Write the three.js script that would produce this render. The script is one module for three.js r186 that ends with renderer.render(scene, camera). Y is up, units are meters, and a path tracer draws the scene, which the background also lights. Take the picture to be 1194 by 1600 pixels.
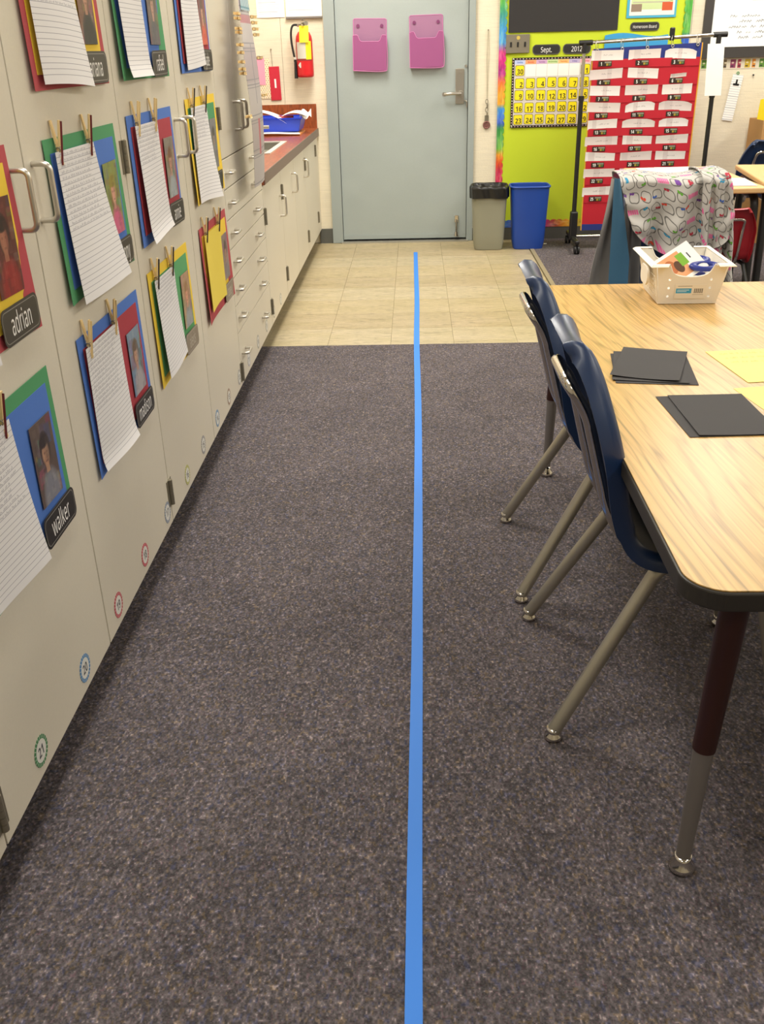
import * as THREE from 'three';
import { RoundedBoxGeometry } from 'three/addons/geometries/RoundedBoxGeometry.js';
import { mergeGeometries } from 'three/addons/utils/BufferGeometryUtils.js';
import { RectAreaLightUniformsLib } from 'three/addons/lights/RectAreaLightUniformsLib.js';

// ------------------------------------------------------------------ camera, exposure, lights
const scene = new THREE.Scene();
scene.background = new THREE.Color(0x1a1a1a);
const renderer = new THREE.WebGLRenderer({ antialias: true });
renderer.toneMapping = THREE.LinearToneMapping;
renderer.toneMappingExposure = 1.45;
renderer.shadowMap.enabled = true;
const camera = new THREE.PerspectiveCamera(57.17, 1194 / 1600, 0.05, 60);
camera.position.set(0, 1.2719, 0);
{
  const r = new THREE.Vector3(0.99923759, -0.02470813, -0.03022824);
  const f = new THREE.Vector3(-0.03803514, -0.44142457, -0.89649187);
  const u = new THREE.Vector3().crossVectors(r, f).normalize();
  camera.quaternion.setFromRotationMatrix(new THREE.Matrix4().makeBasis(r, u, f.clone().negate()));
}
scene.add(camera);
RectAreaLightUniformsLib.init();
// ceiling troffers: [x, z, intensity]
const LIGHTS = [[-0.42, -5.9, 17], [2.0, -5.9, 14], [4.3, -6.1, 14], [-0.42, -3.5, 14], [2.0, -3.5, 10], [4.3, -3.5, 9], [-0.42, -1.1, 6], [2.0, -1.1, 7], [4.3, -1.1, 7], [-0.42, 1.3, 3], [2.0, 1.3, 4.5]];
const LCOL = new THREE.Color(1.0, 0.965, 0.885);

// ------------------------------------------------------------------ helpers
let seed = 7;
const rnd = () => { seed = (seed * 1664525 + 1013904223) >>> 0; return seed / 4294967296; };
const used = {};
function numbered(n) { if (used[n] === undefined) { used[n] = 0; return n; } used[n]++; return n + '_' + String(used[n]).padStart(3, '0'); }
const ORD = ['topmost', 'second', 'third', 'fourth', 'fifth', 'sixth', 'seventh', 'eighth', 'ninth', 'lowest'];
const ONES = ['zero', 'one', 'two', 'three', 'four', 'five', 'six', 'seven', 'eight', 'nine', 'ten', 'eleven', 'twelve', 'thirteen', 'fourteen', 'fifteen', 'sixteen', 'seventeen', 'eighteen', 'nineteen'];
const word = (n) => n < 20 ? ONES[n] : ['twenty', 'thirty'][Math.floor(n / 10) - 2] + (n % 10 ? '-' + ONES[n % 10] : '');
const C = (h) => new THREE.Color(h);
function mat(color, rough = 0.6, metal = 0, extra = {}) { return new THREE.MeshStandardMaterial({ color: C(color), roughness: rough, metalness: metal, side: THREE.DoubleSide, ...extra }); }
function part(name, geo, m, parent, label) {
  const g = Array.isArray(geo) ? mergeGeometries(geo.map(q => q.index ? q.toNonIndexed() : q).map(q => { for (const k of Object.keys(q.attributes)) if (!['position', 'normal', 'uv'].includes(k)) q.deleteAttribute(k); return q; })) : geo;
  const o = new THREE.Mesh(g, m); o.name = parent ? name : numbered(name); o.castShadow = o.receiveShadow = true;
  if (label) o.userData.label = label;
  (parent || scene).add(o); return o;
}
function tag(o, label, category, group) { o.userData.label = label; o.userData.category = category; if (group) o.userData.group = group; return o; }
function thing(name, label, category, pos = [0, 0, 0], ry = 0, group) {
  const o = new THREE.Group(); o.name = numbered(name); o.position.set(...pos); o.rotation.y = ry; scene.add(o); return tag(o, label, category, group);
}
function struct(name, geo, m) { const o = part(name, geo, m); o.name = name; o.userData.kind = 'structure'; return o; }
function sgroup(name) { const o = new THREE.Group(); o.name = name; o.userData.kind = 'structure'; scene.add(o); return o; }
function copyOf(src, label, pos, ry, group) {
  const c = src.clone(); c.name = numbered(src.name.replace(/_\d+$/, '')); c.userData = { ...src.userData };
  if (label) c.userData.label = label; if (group) c.userData.group = group;
  if (pos) c.position.set(...pos); if (ry !== undefined) c.rotation.y = ry; scene.add(c); return c;
}
const bx = (w, h, d, x = 0, y = 0, z = 0) => new THREE.BoxGeometry(w, h, d).translate(x, y, z);
const rb = (w, h, d, r, x = 0, y = 0, z = 0, s = 2) => new RoundedBoxGeometry(w, h, d, s, r).translate(x, y, z);
const bmm = (x0, x1, y0, y1, z0, z1) => bx(x1 - x0, y1 - y0, z1 - z0, (x0 + x1) / 2, (y0 + y1) / 2, (z0 + z1) / 2);
const cyl = (r0, r1, h, x = 0, y = 0, z = 0, n = 20) => new THREE.CylinderGeometry(r0, r1, h, n).translate(x, y, z);
const V = (a) => new THREE.Vector3(...a);
function tube(pts, r, n = 10, tension = 0.5, seg) { return new THREE.TubeGeometry(new THREE.CatmullRomCurve3(pts.map(V), false, 'catmullrom', tension), seg || pts.length * 6, r, n, false); }
function bar(a, b, r, n = 12) { const A = V(a), B = V(b), d = B.clone().sub(A), L = d.length(); const g = new THREE.CylinderGeometry(r, r, L, n); g.applyQuaternion(new THREE.Quaternion().setFromUnitVectors(new THREE.Vector3(0, 1, 0), d.normalize())); g.translate(...A.add(B).multiplyScalar(0.5).toArray()); return g; }
function taper(a, b, ra, rb2, n = 14) { const A = V(a), B = V(b), d = B.clone().sub(A), L = d.length(); const g = new THREE.CylinderGeometry(rb2, ra, L, n); g.applyQuaternion(new THREE.Quaternion().setFromUnitVectors(new THREE.Vector3(0, 1, 0), d.normalize())); g.translate(...A.add(B).multiplyScalar(0.5).toArray()); return g; }
// bent tube with small-radius corners
function bent(pts, r, rad = 0.03, n = 12) {
  const path = new THREE.CurvePath(), P = pts.map(V); let prev = P[0];
  for (let i = 1; i < P.length - 1; i++) {
    const a = P[i].clone().sub(P[i - 1]), b = P[i + 1].clone().sub(P[i]); const k = Math.min(rad, a.length() * 0.45, b.length() * 0.45);
    const s = P[i].clone().sub(a.normalize().multiplyScalar(k)), e = P[i].clone().add(b.normalize().multiplyScalar(k));
    path.add(new THREE.LineCurve3(prev, s)); path.add(new THREE.QuadraticBezierCurve3(s, P[i].clone(), e)); prev = e;
  }
  path.add(new THREE.LineCurve3(prev, P[P.length - 1]));
  const q = []; for (const c of path.curves) { const m = c.isLineCurve3 ? 1 : 8; for (let i = 0; i < m; i++) q.push(c.getPoint(i / m)); } q.push(P[P.length - 1]);
  const curve = { pts: q }; const cc = new THREE.CurvePath(); for (let i = 0; i < q.length - 1; i++) cc.add(new THREE.LineCurve3(q[i], q[i + 1]));
  // sweep by hand
  const pos = [], idx = [], uv = []; let N = new THREE.Vector3(0, 1, 0), T0 = q[1].clone().sub(q[0]).normalize(); if (Math.abs(T0.y) > 0.9) N.set(1, 0, 0); N.sub(T0.clone().multiplyScalar(N.dot(T0))).normalize();
  for (let i = 0; i < q.length; i++) {
    const T = q[Math.min(i + 1, q.length - 1)].clone().sub(q[Math.max(i - 1, 0)]).normalize(); N.sub(T.clone().multiplyScalar(N.dot(T))).normalize(); const B = new THREE.Vector3().crossVectors(T, N);
    for (let j = 0; j <= n; j++) { const a = j / n * Math.PI * 2; pos.push(q[i].x + r * (Math.cos(a) * N.x + Math.sin(a) * B.x), q[i].y + r * (Math.cos(a) * N.y + Math.sin(a) * B.y), q[i].z + r * (Math.cos(a) * N.z + Math.sin(a) * B.z)); uv.push(j / n, i / q.length); }
  }
  const w = n + 1; for (let i = 0; i < q.length - 1; i++) for (let j = 0; j < n; j++) { const a = i * w + j; idx.push(a, a + 1, a + w, a + 1, a + w + 1, a + w); }
  for (const e of [0, q.length - 1]) { const c = pos.length / 3; pos.push(q[e].x, q[e].y, q[e].z); uv.push(0, 0); for (let j = 0; j < n; j++) { const a = e * w + j; if (e) idx.push(c, a, a + 1); else idx.push(c, a + 1, a); } }
  const g = new THREE.BufferGeometry(); g.setAttribute('position', new THREE.Float32BufferAttribute(pos, 3)); g.setAttribute('uv', new THREE.Float32BufferAttribute(uv, 2)); g.setIndex(idx); g.computeVertexNormals(); return g;
}
// closed sheet from a parametric surface, thickness t
function sheet(P, nu, nv, t = 0.001, uvr = [0, 0, 1, 1]) {
  const pos = [], uv = [], idx = [], w = nu + 1, n1 = w * (nv + 1), e = 1e-3;
  const pt = (u, v) => V(P(u, v));
  for (let s = 0; s < 2; s++) for (let j = 0; j <= nv; j++) for (let i = 0; i <= nu; i++) {
    const u = i / nu, v = j / nv, p = pt(u, v);
    if (s) { const du = pt(Math.min(1, u + e), v).sub(pt(Math.max(0, u - e), v)), dv = pt(u, Math.min(1, v + e)).sub(pt(u, Math.max(0, v - e))); const n = du.cross(dv); if (n.lengthSq() > 1e-20) p.sub(n.normalize().multiplyScalar(t)); }
    pos.push(p.x, p.y, p.z); uv.push(uvr[0] + (uvr[2] - uvr[0]) * u, uvr[1] + (uvr[3] - uvr[1]) * v);
  }
  for (let j = 0; j < nv; j++) for (let i = 0; i < nu; i++) { const a = j * w + i; idx.push(a, a + 1, a + w, a + 1, a + w + 1, a + w); const b = a + n1; idx.push(b, b + w, b + 1, b + 1, b + w, b + w + 1); }
  const edge = (a, b) => { const k = pos.length / 3; for (const q of [a, b, a + n1, b + n1]) { pos.push(pos[q * 3], pos[q * 3 + 1], pos[q * 3 + 2]); uv.push(uv[q * 2], uv[q * 2 + 1]); } idx.push(k, k + 2, k + 1, k + 1, k + 2, k + 3); };
  for (let i = 0; i < nu; i++) { edge(i, i + 1); edge(nv * w + i + 1, nv * w + i); }
  for (let j = 0; j < nv; j++) { edge((j + 1) * w, j * w); edge(j * w + nu, (j + 1) * w + nu); }
  const g = new THREE.BufferGeometry(); g.setAttribute('position', new THREE.Float32BufferAttribute(pos, 3)); g.setAttribute('uv', new THREE.Float32BufferAttribute(uv, 2)); g.setIndex(idx); g.computeVertexNormals(); return g;
}
// box whose uv covers an atlas rectangle
function slab(w, h, t, x, y, z, r = [0, 0, 1, 1]) { const g = bx(w, h, t, x, y, z), p = g.attributes.position, u = g.attributes.uv; for (let i = 0; i < p.count; i++) u.setXY(i, r[0] + (r[2] - r[0]) * ((p.getX(i) - x) / w + 0.5), r[1] + (r[3] - r[1]) * ((p.getY(i) - y) / h + 0.5)); return g; }
function rrect(w, h, r) { const s = new THREE.Shape(), a = w / 2, b = h / 2; s.moveTo(-a + r, -b); s.lineTo(a - r, -b); s.absarc(a - r, -b + r, r, -Math.PI / 2, 0); s.lineTo(a, b - r); s.absarc(a - r, b - r, r, 0, Math.PI / 2); s.lineTo(-a + r, b); s.absarc(-a + r, b - r, r, Math.PI / 2, Math.PI); s.lineTo(-a, -b + r); s.absarc(-a + r, -b + r, r, Math.PI, Math.PI * 1.5); return s; }
function ext(shape, d, x, y, z, r, bevel = 0, cs = 6) {
  const g = new THREE.ExtrudeGeometry(shape, { depth: d, bevelEnabled: bevel > 0, bevelSize: bevel, bevelThickness: bevel, bevelSegments: 2, curveSegments: cs });
  g.computeBoundingBox(); const b = g.boundingBox, p = g.attributes.position, u = g.attributes.uv, q = r || [0, 0, 1, 1];
  for (let i = 0; i < p.count; i++) u.setXY(i, q[0] + (q[2] - q[0]) * (p.getX(i) - b.min.x) / (b.max.x - b.min.x), q[1] + (q[3] - q[1]) * (p.getY(i) - b.min.y) / (b.max.y - b.min.y));
  return g.translate(x, y, z);
}
function uvMetres(g, ax, ay, s = 1, rot = 0, ou = 0, ov = 0) { const p = g.attributes.position, u = g.attributes.uv, c = Math.cos(rot), n = Math.sin(rot), q = ['getX', 'getY', 'getZ']; for (let i = 0; i < p.count; i++) { const a = p[q[ax]](i), b = p[q[ay]](i); u.setXY(i, (a * c - b * n) * s + ou, (a * n + b * c) * s + ov); } return g; }

// ------------------------------------------------------------------ textures
function hash(x, y, k) { let h = (x * 374761393 + y * 668265263 + k * 974634777) | 0; h = Math.imul(h ^ (h >>> 13), 1274126177); return ((h ^ (h >>> 16)) >>> 0) / 4294967296; }
function vn(x, y, per, perY, k) { const xi = Math.floor(x), yi = Math.floor(y), fx = x - xi, fy = y - yi, a = fx * fx * (3 - 2 * fx), b = fy * fy * (3 - 2 * fy), m = (v, p) => ((v % p) + p) % p; const x0 = m(xi, per), x1 = m(xi + 1, per), y0 = m(yi, perY), y1 = m(yi + 1, perY); return (hash(x0, y0, k) * (1 - a) + hash(x1, y0, k) * a) * (1 - b) + (hash(x0, y1, k) * (1 - a) + hash(x1, y1, k) * a) * b; }
function dataTex(w, h, fn, srgb = true) { const d = new Uint8Array(w * h * 4); const o = [0, 0, 0]; for (let y = 0; y < h; y++) for (let x = 0; x < w; x++) { fn(x, y, o); const i = (y * w + x) * 4; d[i] = Math.max(0, Math.min(255, o[0])); d[i + 1] = Math.max(0, Math.min(255, o[1])); d[i + 2] = Math.max(0, Math.min(255, o[2])); d[i + 3] = 255; } const t = new THREE.DataTexture(d, w, h); t.wrapS = t.wrapT = THREE.RepeatWrapping; t.magFilter = THREE.LinearFilter; t.minFilter = THREE.LinearMipmapLinearFilter; t.generateMipmaps = true; if (srgb) t.colorSpace = THREE.SRGBColorSpace; t.needsUpdate = true; return t; }
function canvasTex(w, h, draw) { const c = document.createElement('canvas'); c.width = w; c.height = h; const g = c.getContext('2d'); draw(g, w, h); const t = new THREE.CanvasTexture(c); t.colorSpace = THREE.SRGBColorSpace; t.wrapS = t.wrapT = THREE.ClampToEdgeWrapping; t.anisotropy = 8; return t; }
const cell = (i, cols, rows) => { const c = i % cols, r = Math.floor(i / cols); return [c / cols, 1 - (r + 1) / rows, (c + 1) / cols, 1 - r / rows]; };
function rr(g, x, y, w, h, r) { g.beginPath(); g.moveTo(x + r, y); g.lineTo(x + w - r, y); g.arc(x + w - r, y + r, r, -Math.PI / 2, 0); g.lineTo(x + w, y + h - r); g.arc(x + w - r, y + h - r, r, 0, Math.PI / 2); g.lineTo(x + r, y + h); g.arc(x + r, y + h - r, r, Math.PI / 2, Math.PI); g.lineTo(x, y + r); g.arc(x + r, y + r, r, Math.PI, Math.PI * 1.5); g.closePath(); }
function stretched(g, txt, x, y, size, sx, font = 'sans-serif', weight = 'bold') { g.save(); g.translate(x, y); g.scale(sx, 1); g.font = weight + ' ' + size + 'px ' + font; g.textAlign = 'center'; g.textBaseline = 'middle'; g.fillText(txt, 0, 0); g.restore(); }

// carpet: purple grey loop pile with brown, blue and tan flecks
const CW = 2048, carpetH = new Float32Array(CW * CW);
const carpetTex = dataTex(CW, CW, (x, y, o) => {
  const a = vn(x / 3.2, y / 4.6, CW / 3.2 | 0, CW / 4.6 | 0, 1), b = vn(x / 6, y / 9, 341, 227, 2), c = vn(x / 90, y / 90, 22, 22, 3), d = hash(x >> 1, y >> 1, 4), hue = vn(x / 4.3, y / 6.1, 476, 335, 5);
  const L = 40 + 98 * (0.5 * a * a + 0.24 * b + 0.26 * d) + (c - 0.5) * 9; let r = L * 1.03, g = L * 0.95, bl = L * 0.975;
  if (hue > 0.8) { r += 18; g += 11; bl -= 2; } else if (hue < 0.18) { r -= 6; g -= 2; bl += 12; } else if (hue > 0.46 && hue < 0.5) { r += 12; bl += 4; }
  if (a > 0.86 && d > 0.55) { r += 26; g += 23; bl += 20; }
  o[0] = r; o[1] = g; o[2] = bl; carpetH[y * CW + x] = a * 0.7 + d * 0.3;
});
const carpetBump = dataTex(1024, 1024, (x, y, o) => { const h = carpetH[(y * 2) * CW + x * 2] * 255; o[0] = o[1] = o[2] = h; }, false);
const tileTex = dataTex(1024, 1024, (x, y, o) => {
  const a = vn(x / 26, y / 7, 39, 146, 11), b = vn(x / 9, y / 3.4, 113, 301, 12), c = vn(x / 120, y / 60, 8, 17, 13), s = vn(x / 40, y / 5, 25, 204, 14);
  let L = 0.9 + 0.10 * (a - 0.5) + 0.08 * (b - 0.5) + 0.06 * (c - 0.5); if (s > 0.74) L -= (s - 0.74) * 0.75; if (b > 0.82 && a > 0.5) L -= 0.10;
  o[0] = 200 * L; o[1] = 184 * L; o[2] = 148 * L * (0.97 + 0.05 * c);
});
const woodTex = dataTex(1024, 2048, (x, y, o) => {   // grain along y
  const u = x / 1024, v = y / 2048; const w = u * 0.0 + 1.15 * vn(u * 4, v * 1, 4, 1, 21) + 0.14 * vn(u * 9, v * 2, 9, 2, 22) + 0.02 * vn(u * 50, v * 8, 50, 8, 26);
  const ring = w * 24; const f = ring - Math.floor(ring); let line = Math.max(0, 1 - Math.abs(f - 0.5) * 5); line *= 0.3 + 0.7 * vn(u * 60, v * 5, 60, 5, 23);
  const pore = vn(u * 300, v * 9, 300, 9, 24), fine = vn(u * 160, v * 5, 160, 5, 25);
  const L = 1 - 0.22 * line - 0.3 * Math.max(0, pore - 0.55) - 0.14 * (fine - 0.5) + 0.05 * (w - 0.7);
  o[0] = 206 * L; o[1] = 166 * L * (0.99 + 0.02 * fine); o[2] = 104 * L * (0.98 - 0.06 * line);
});
const wallBump = dataTex(512, 512, (x, y, o) => { const k = 128 + 50 * (vn(x / 60, y / 2.6, 8, 196, 31) - 0.5) + 90 * (vn(x / 5, y / 5, 102, 102, 32) - 0.5); o[0] = o[1] = o[2] = k; }, false);
const wallTex = dataTex(512, 512, (x, y, o) => { const L = 1 + 0.05 * (vn(x / 60, y / 3, 8, 170, 33) - 0.5) + 0.05 * (vn(x / 100, y / 90, 5, 5, 34) - 0.5); o[0] = 226 * L; o[1] = 216 * L; o[2] = 192 * L; });
const doorTex = dataTex(512, 512, (x, y, o) => { const L = 1 + 0.035 * (vn(x / 70, y / 50, 7, 10, 35) - 0.5) + 0.03 * (hash(x, y, 36) - 0.5); o[0] = 161 * L; o[1] = 170 * L; o[2] = 168 * L; });
const cabTex = dataTex(512, 512, (x, y, o) => { const L = 1 + 0.03 * (vn(x / 90, y / 120, 5, 4, 37) - 0.5) + 0.015 * (hash(x, y, 38) - 0.5); o[0] = 214 * L; o[1] = 206 * L; o[2] = 188 * L; });
const counterTex = dataTex(512, 512, (x, y, o) => { const L = 1 + 0.25 * (vn(x / 8, y / 30, 64, 17, 41) - 0.5) + 0.15 * (hash(x, y, 42) - 0.5); o[0] = 148 * L; o[1] = 78 * L; o[2] = 44 * L; });
function scribble(g, x0, x1, y, h, col, dens = 1) { g.strokeStyle = col; g.lineWidth = 1.3; let x = x0; while (x < x1) { const n = 2 + Math.floor(rnd() * 6); for (let k = 0; k < n && x < x1; k++) { g.beginPath(); g.moveTo(x, y); g.lineTo(x + 2 + rnd() * 3, y - h * (0.4 + 0.6 * rnd())); g.lineTo(x + 5 + rnd() * 3, y - rnd() * h * 0.5); g.stroke(); x += 7.5; } x += 8 / dens; } }
const linedTex = [0, 1].map((k) => canvasTex(512, 660, (g, w, h) => {
  g.fillStyle = '#dfdcdb'; g.fillRect(0, 0, w, h); g.textAlign = 'left';
  for (let i = 0; i < 26; i++) { const y = 22 + i * 24; g.strokeStyle = 'rgba(110,108,118,0.75)'; g.lineWidth = 2; g.beginPath(); g.moveTo(0, y); g.lineTo(w, y); g.stroke(); if (i < (k ? 9 : 14)) scribble(g, 26 + rnd() * 20, w - 30 - rnd() * 120, y - 2, 13, 'rgba(95,92,105,0.72)'); }
}));
const pageTex = canvasTex(512, 640, (g, w, h) => { g.fillStyle = '#f7f5f0'; g.fillRect(0, 0, w, h); for (let i = 0; i < 22; i++) { g.fillStyle = i % 5 ? 'rgba(120,130,150,0.35)' : 'rgba(80,90,110,0.5)'; g.fillRect(40, 40 + i * 26, 200 + rnd() * 210, 7); } });
const NAMES = ['ariana', 'rafael', 'jade', 'adrian', 'anthony', 'annie', 'eli', 'madison', 'alexis', 'casey', 'walker'];
const TAGTAN = [0, 0, 0, 0, 0, 0, 0, 0, 1, 1, 0];
const tagTex = canvasTex(1024, 1024, (g) => NAMES.forEach((n, i) => {
  const x = (i % 2) * 512, y = Math.floor(i / 2) * 170.67; g.fillStyle = TAGTAN[i] ? '#85796a' : (i === 3 || i === 4 || i === 0 ? '#3a362e' : '#24221f'); g.fillRect(x, y, 512, 171);
  g.strokeStyle = TAGTAN[i] ? '#a9a094' : '#8f8c84'; g.lineWidth = 4; rr(g, x + 14, y + 14, 484, 142, 40); g.stroke(); g.fillStyle = TAGTAN[i] ? '#b3aa9c' : '#e8e6e2'; stretched(g, n, x + 256, y + 86, 138, Math.min(0.72, 4.7 / n.length), 'sans-serif', 'normal');
}));
const portraits = [['#7a5040', '#2a1c18', '#161318', '#c08a70'], ['#6b5a58', '#3b2a20', '#57565c', '#b98b78'], ['#8a4a40', '#5a3628', '#d8583c', '#c99a80'], ['#5a2420', '#1c1210', '#8c1418', '#a56a52'], ['#7d8a48', '#8a7a20', '#d45c86', '#d89a88'], ['#7e7470', '#6a3c2c', '#9aa0a8', '#b98270'], ['#7a7a80', '#3a3430', '#70747c', '#9a8478'], ['#6b86a0', '#5a4030', '#a8a2a4', '#b88a72'], ['#a88468', '#8a5a30', '#86909c', '#cc8a74'], ['#86706a', '#3c2a28', '#6a6470', '#a87868'], ['#5a4a42', '#2c221e', '#7c7c84', '#b08468']];
const photoTex = canvasTex(1024, 768, (g) => portraits.forEach((p, i) => {
  const x = (i % 4) * 256, y = Math.floor(i / 4) * 256; g.save(); g.beginPath(); g.rect(x, y, 256, 256); g.clip(); g.translate(x, y); g.scale(1, 1);
  g.fillStyle = p[0]; g.fillRect(0, 0, 256, 256); for (let k = 0; k < 26; k++) { g.fillStyle = `rgba(${40 + rnd() * 150 | 0},${40 + rnd() * 120 | 0},${40 + rnd() * 110 | 0},0.35)`; g.fillRect(rnd() * 256, rnd() * 256, 20 + rnd() * 60, 15 + rnd() * 50); }
  const blob = (col, x, y, rx, ry, n = 7) => { for (let k = n; k > 0; k--) { g.globalAlpha = k === 1 ? 0.9 : 0.28; g.fillStyle = col; g.beginPath(); g.ellipse(x, y, rx * (1 - 0.05 * (n - k) + 0.12), ry * (1 - 0.05 * (n - k) + 0.12), 0, 0, 7); g.fill(); } g.globalAlpha = 1; };
  blob(p[1], 134, 92, 60, 50); blob(p[2], 140, 250, 104, 90); g.globalAlpha = 0.85; g.fillStyle = p[3]; g.fillRect(112, 132, 42, 34); g.globalAlpha = 1; blob(p[3], 134, 108, 42, 38); blob(p[1], 130, 70, 50, 18);
  g.globalAlpha = 0.35; g.fillStyle = '#5a342a'; g.fillRect(110, 100, 16, 7); g.fillRect(144, 100, 16, 7); g.fillRect(120, 128, 30, 6); g.fillStyle = p[0]; g.fillRect(150, 60, 40, 90); g.globalAlpha = 1; for (let k = 0; k < 40; k++) { g.fillStyle = k % 2 ? 'rgba(20,15,15,0.10)' : 'rgba(240,220,200,0.07)'; g.fillRect(rnd() * 256, rnd() * 256, 10 + rnd() * 40, 10 + rnd() * 40); }
  g.restore();
}));
const STK = [['21', '#3f7a4c'], ['20', '#4c7fae'], ['19', '#b8434e'], ['18', '#bb3f4d'], ['17', '#7d8798'], ['16', '#a9a84c'], ['15', '#8b8788'], ['14', '#5c84a8'], ['13', '#94765e'], ['12', '#9a9792'], ['11', '#a8a8b4'], ['10', '#a09c94'], ['9', '#a6a496'], ['8', '#a8a08e'], ['7', '#a4a49a'], ['6', '#a8a498']];
const stickTex = canvasTex(512, 512, (g) => STK.forEach((s, i) => { const x = (i % 4) * 128 + 64, y = Math.floor(i / 4) * 128 + 64; g.fillStyle = s[1]; g.fillRect(x - 64, y - 64, 128, 128); g.strokeStyle = 'rgba(235,232,225,0.9)'; g.lineWidth = 3; for (let k = 0; k < 22; k++) { const a = k / 22 * 6.283; g.beginPath(); g.moveTo(x + 50 * Math.cos(a), y + 50 * Math.sin(a)); g.lineTo(x + 62 * Math.cos(a), y + 62 * Math.sin(a)); g.stroke(); } g.fillStyle = '#dcdad2'; g.beginPath(); g.arc(x, y, 47, 0, 7); g.fill(); g.fillStyle = '#3a3a40'; stretched(g, s[0], x, y + 2, 60, 0.85); }));
const DATES = [30, 1, ...Array.from({ length: 28 }, (_, i) => i + 2)];
const dateTex = canvasTex(1024, 1024, (g) => DATES.forEach((n, i) => { const x = (i % 6) * 170.67, y = Math.floor(i / 6) * 170.67; g.fillStyle = '#6b6418'; g.fillRect(x, y, 171, 171); g.fillStyle = '#f3e012'; rr(g, x + 7, y + 7, 157, 157, 26); g.fill(); g.fillStyle = '#1d1a10'; stretched(g, String(n), x + (n < 10 ? 116 : 94), y + 108, 116, 0.95); }));
const calTex = canvasTex(1024, 832, (g, w, h) => {
  g.fillStyle = '#18120f'; g.fillRect(0, 0, w, h); for (let i = 0; i < 26; i++) for (const s of [0, 1]) { g.fillStyle = i % 3 ? '#e0b4b4' : '#efe9e0'; const x = i * 40 + 20; g.beginPath(); g.moveTo(x - 9, s ? h - 14 : 14); g.lineTo(x, s ? h - 21 : 21); g.lineTo(x + 9, s ? h - 14 : 14); g.lineTo(x, s ? h - 7 : 7); g.fill(); const y = i * 33 + 12; g.beginPath(); g.ellipse(s ? w - 14 : 14, y, 7, 7, 0, 0, 7); g.fill(); }
  g.fillStyle = '#cdc6c0'; g.fillRect(30, 28, w - 60, h - 56); const cols = ['#b9c4e6', '#f0a070', '#cda8cc', '#c6d6a0', '#f0c07c', '#bcb0d0', '#f0b0b8'], tx = ['Sunday', 'Monday', 'Tuesday', 'Wednesday', 'Thursday', 'Friday', 'Saturday'], tc = ['#3c62b0', '#c4401c', '#7c3c8c', '#5c8a2c', '#d07018', '#5a4ca0', '#c03048'];
  const cw = (w - 60) / 7; for (let i = 0; i < 7; i++) { g.fillStyle = cols[i]; g.fillRect(30 + i * cw, 28, cw - 2, 48); g.fillStyle = tc[i]; stretched(g, tx[i], 30 + (i + 0.5) * cw, 54, 26, 0.8); for (let j = 0; j < 5; j++) { g.fillStyle = j === 0 && i > 0 && i < 6 ? '#f3f1ea' : '#d6cfc4'; g.fillRect(33 + i * cw, 80 + j * 145, cw - 6, 140); } }
});
const signTex = canvasTex(1024, 512, (g) => {
  const pill = (x, y, w, h, t, s, sx) => { g.fillStyle = '#6d6a5a'; g.fillRect(x, y, w, h); g.fillStyle = '#22211f'; rr(g, x + 3, y + 3, w - 6, h - 6, h * 0.42); g.fill(); g.strokeStyle = '#6a6862'; g.lineWidth = 4; rr(g, x + 12, y + 12, w - 24, h - 24, h * 0.34); g.stroke(); g.fillStyle = '#ecebe6'; stretched(g, t, x + w / 2, y + h / 2 + 4, s, sx, 'sans-serif', 'normal'); };
  pill(0, 0, 512, 170, 'Sept.', 118, 0.8); pill(512, 0, 512, 170, '2012', 118, 0.8); pill(0, 170, 512, 170, 'Homeroom Board', 84, 0.62);
  g.fillStyle = '#dfe3dc'; g.fillRect(512, 170, 512, 342); g.fillStyle = '#c3d49c'; g.fillRect(530, 250, 470, 220); for (let i = 0; i < 9; i++) { g.fillStyle = ['#7d7a6a', '#8c9a60', '#b4b09c'][i % 3]; g.fillRect(545, 190 + i * 28, 300 + rnd() * 130, 9); } g.fillStyle = '#c8562c'; g.fillRect(880, 420, 120, 60); g.fillStyle = '#8d7a68'; g.fillRect(530, 430, 120, 55); g.fillStyle = '#4a4c4c'; g.fillRect(968, 190, 26, 220);
});
const slipTex = canvasTex(1024, 1024, (g) => { for (let i = 0; i < 32; i++) { const x = (i % 4) * 256, y = Math.floor(i / 4) * 128; g.fillStyle = ['#ece6e2', '#e6dcd8', '#efeae8', '#e2d6d3'][i % 4]; g.fillRect(x, y, 256, 128); g.fillStyle = 'rgba(205,190,188,0.5)'; g.fillRect(x + rnd() * 180, y, 30 + rnd() * 30, 128); scribble(g, x + 80 + rnd() * 20, x + 165 + rnd() * 20, y + 70, 20, 'rgba(90,80,85,0.7)'); } });
const numTex = canvasTex(1024, 512, (g) => { for (let i = 0; i < 27; i++) { const x = (i % 4) * 256, y = Math.floor(i / 4) * 73; g.fillStyle = '#2a2016'; g.fillRect(x, y, 256, 73); g.fillStyle = '#8d8a78'; g.fillRect(x + 118, y + 8, 128, 22); g.fillStyle = '#a08a2c'; g.fillRect(x + 150, y + 34, 40, 30); g.fillStyle = '#5c7a40'; g.fillRect(x + 200, y + 36, 36, 26); g.fillStyle = '#f2f0ea'; stretched(g, String(i + 1), x + 58, y + 39, 66, 0.95); } });
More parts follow.
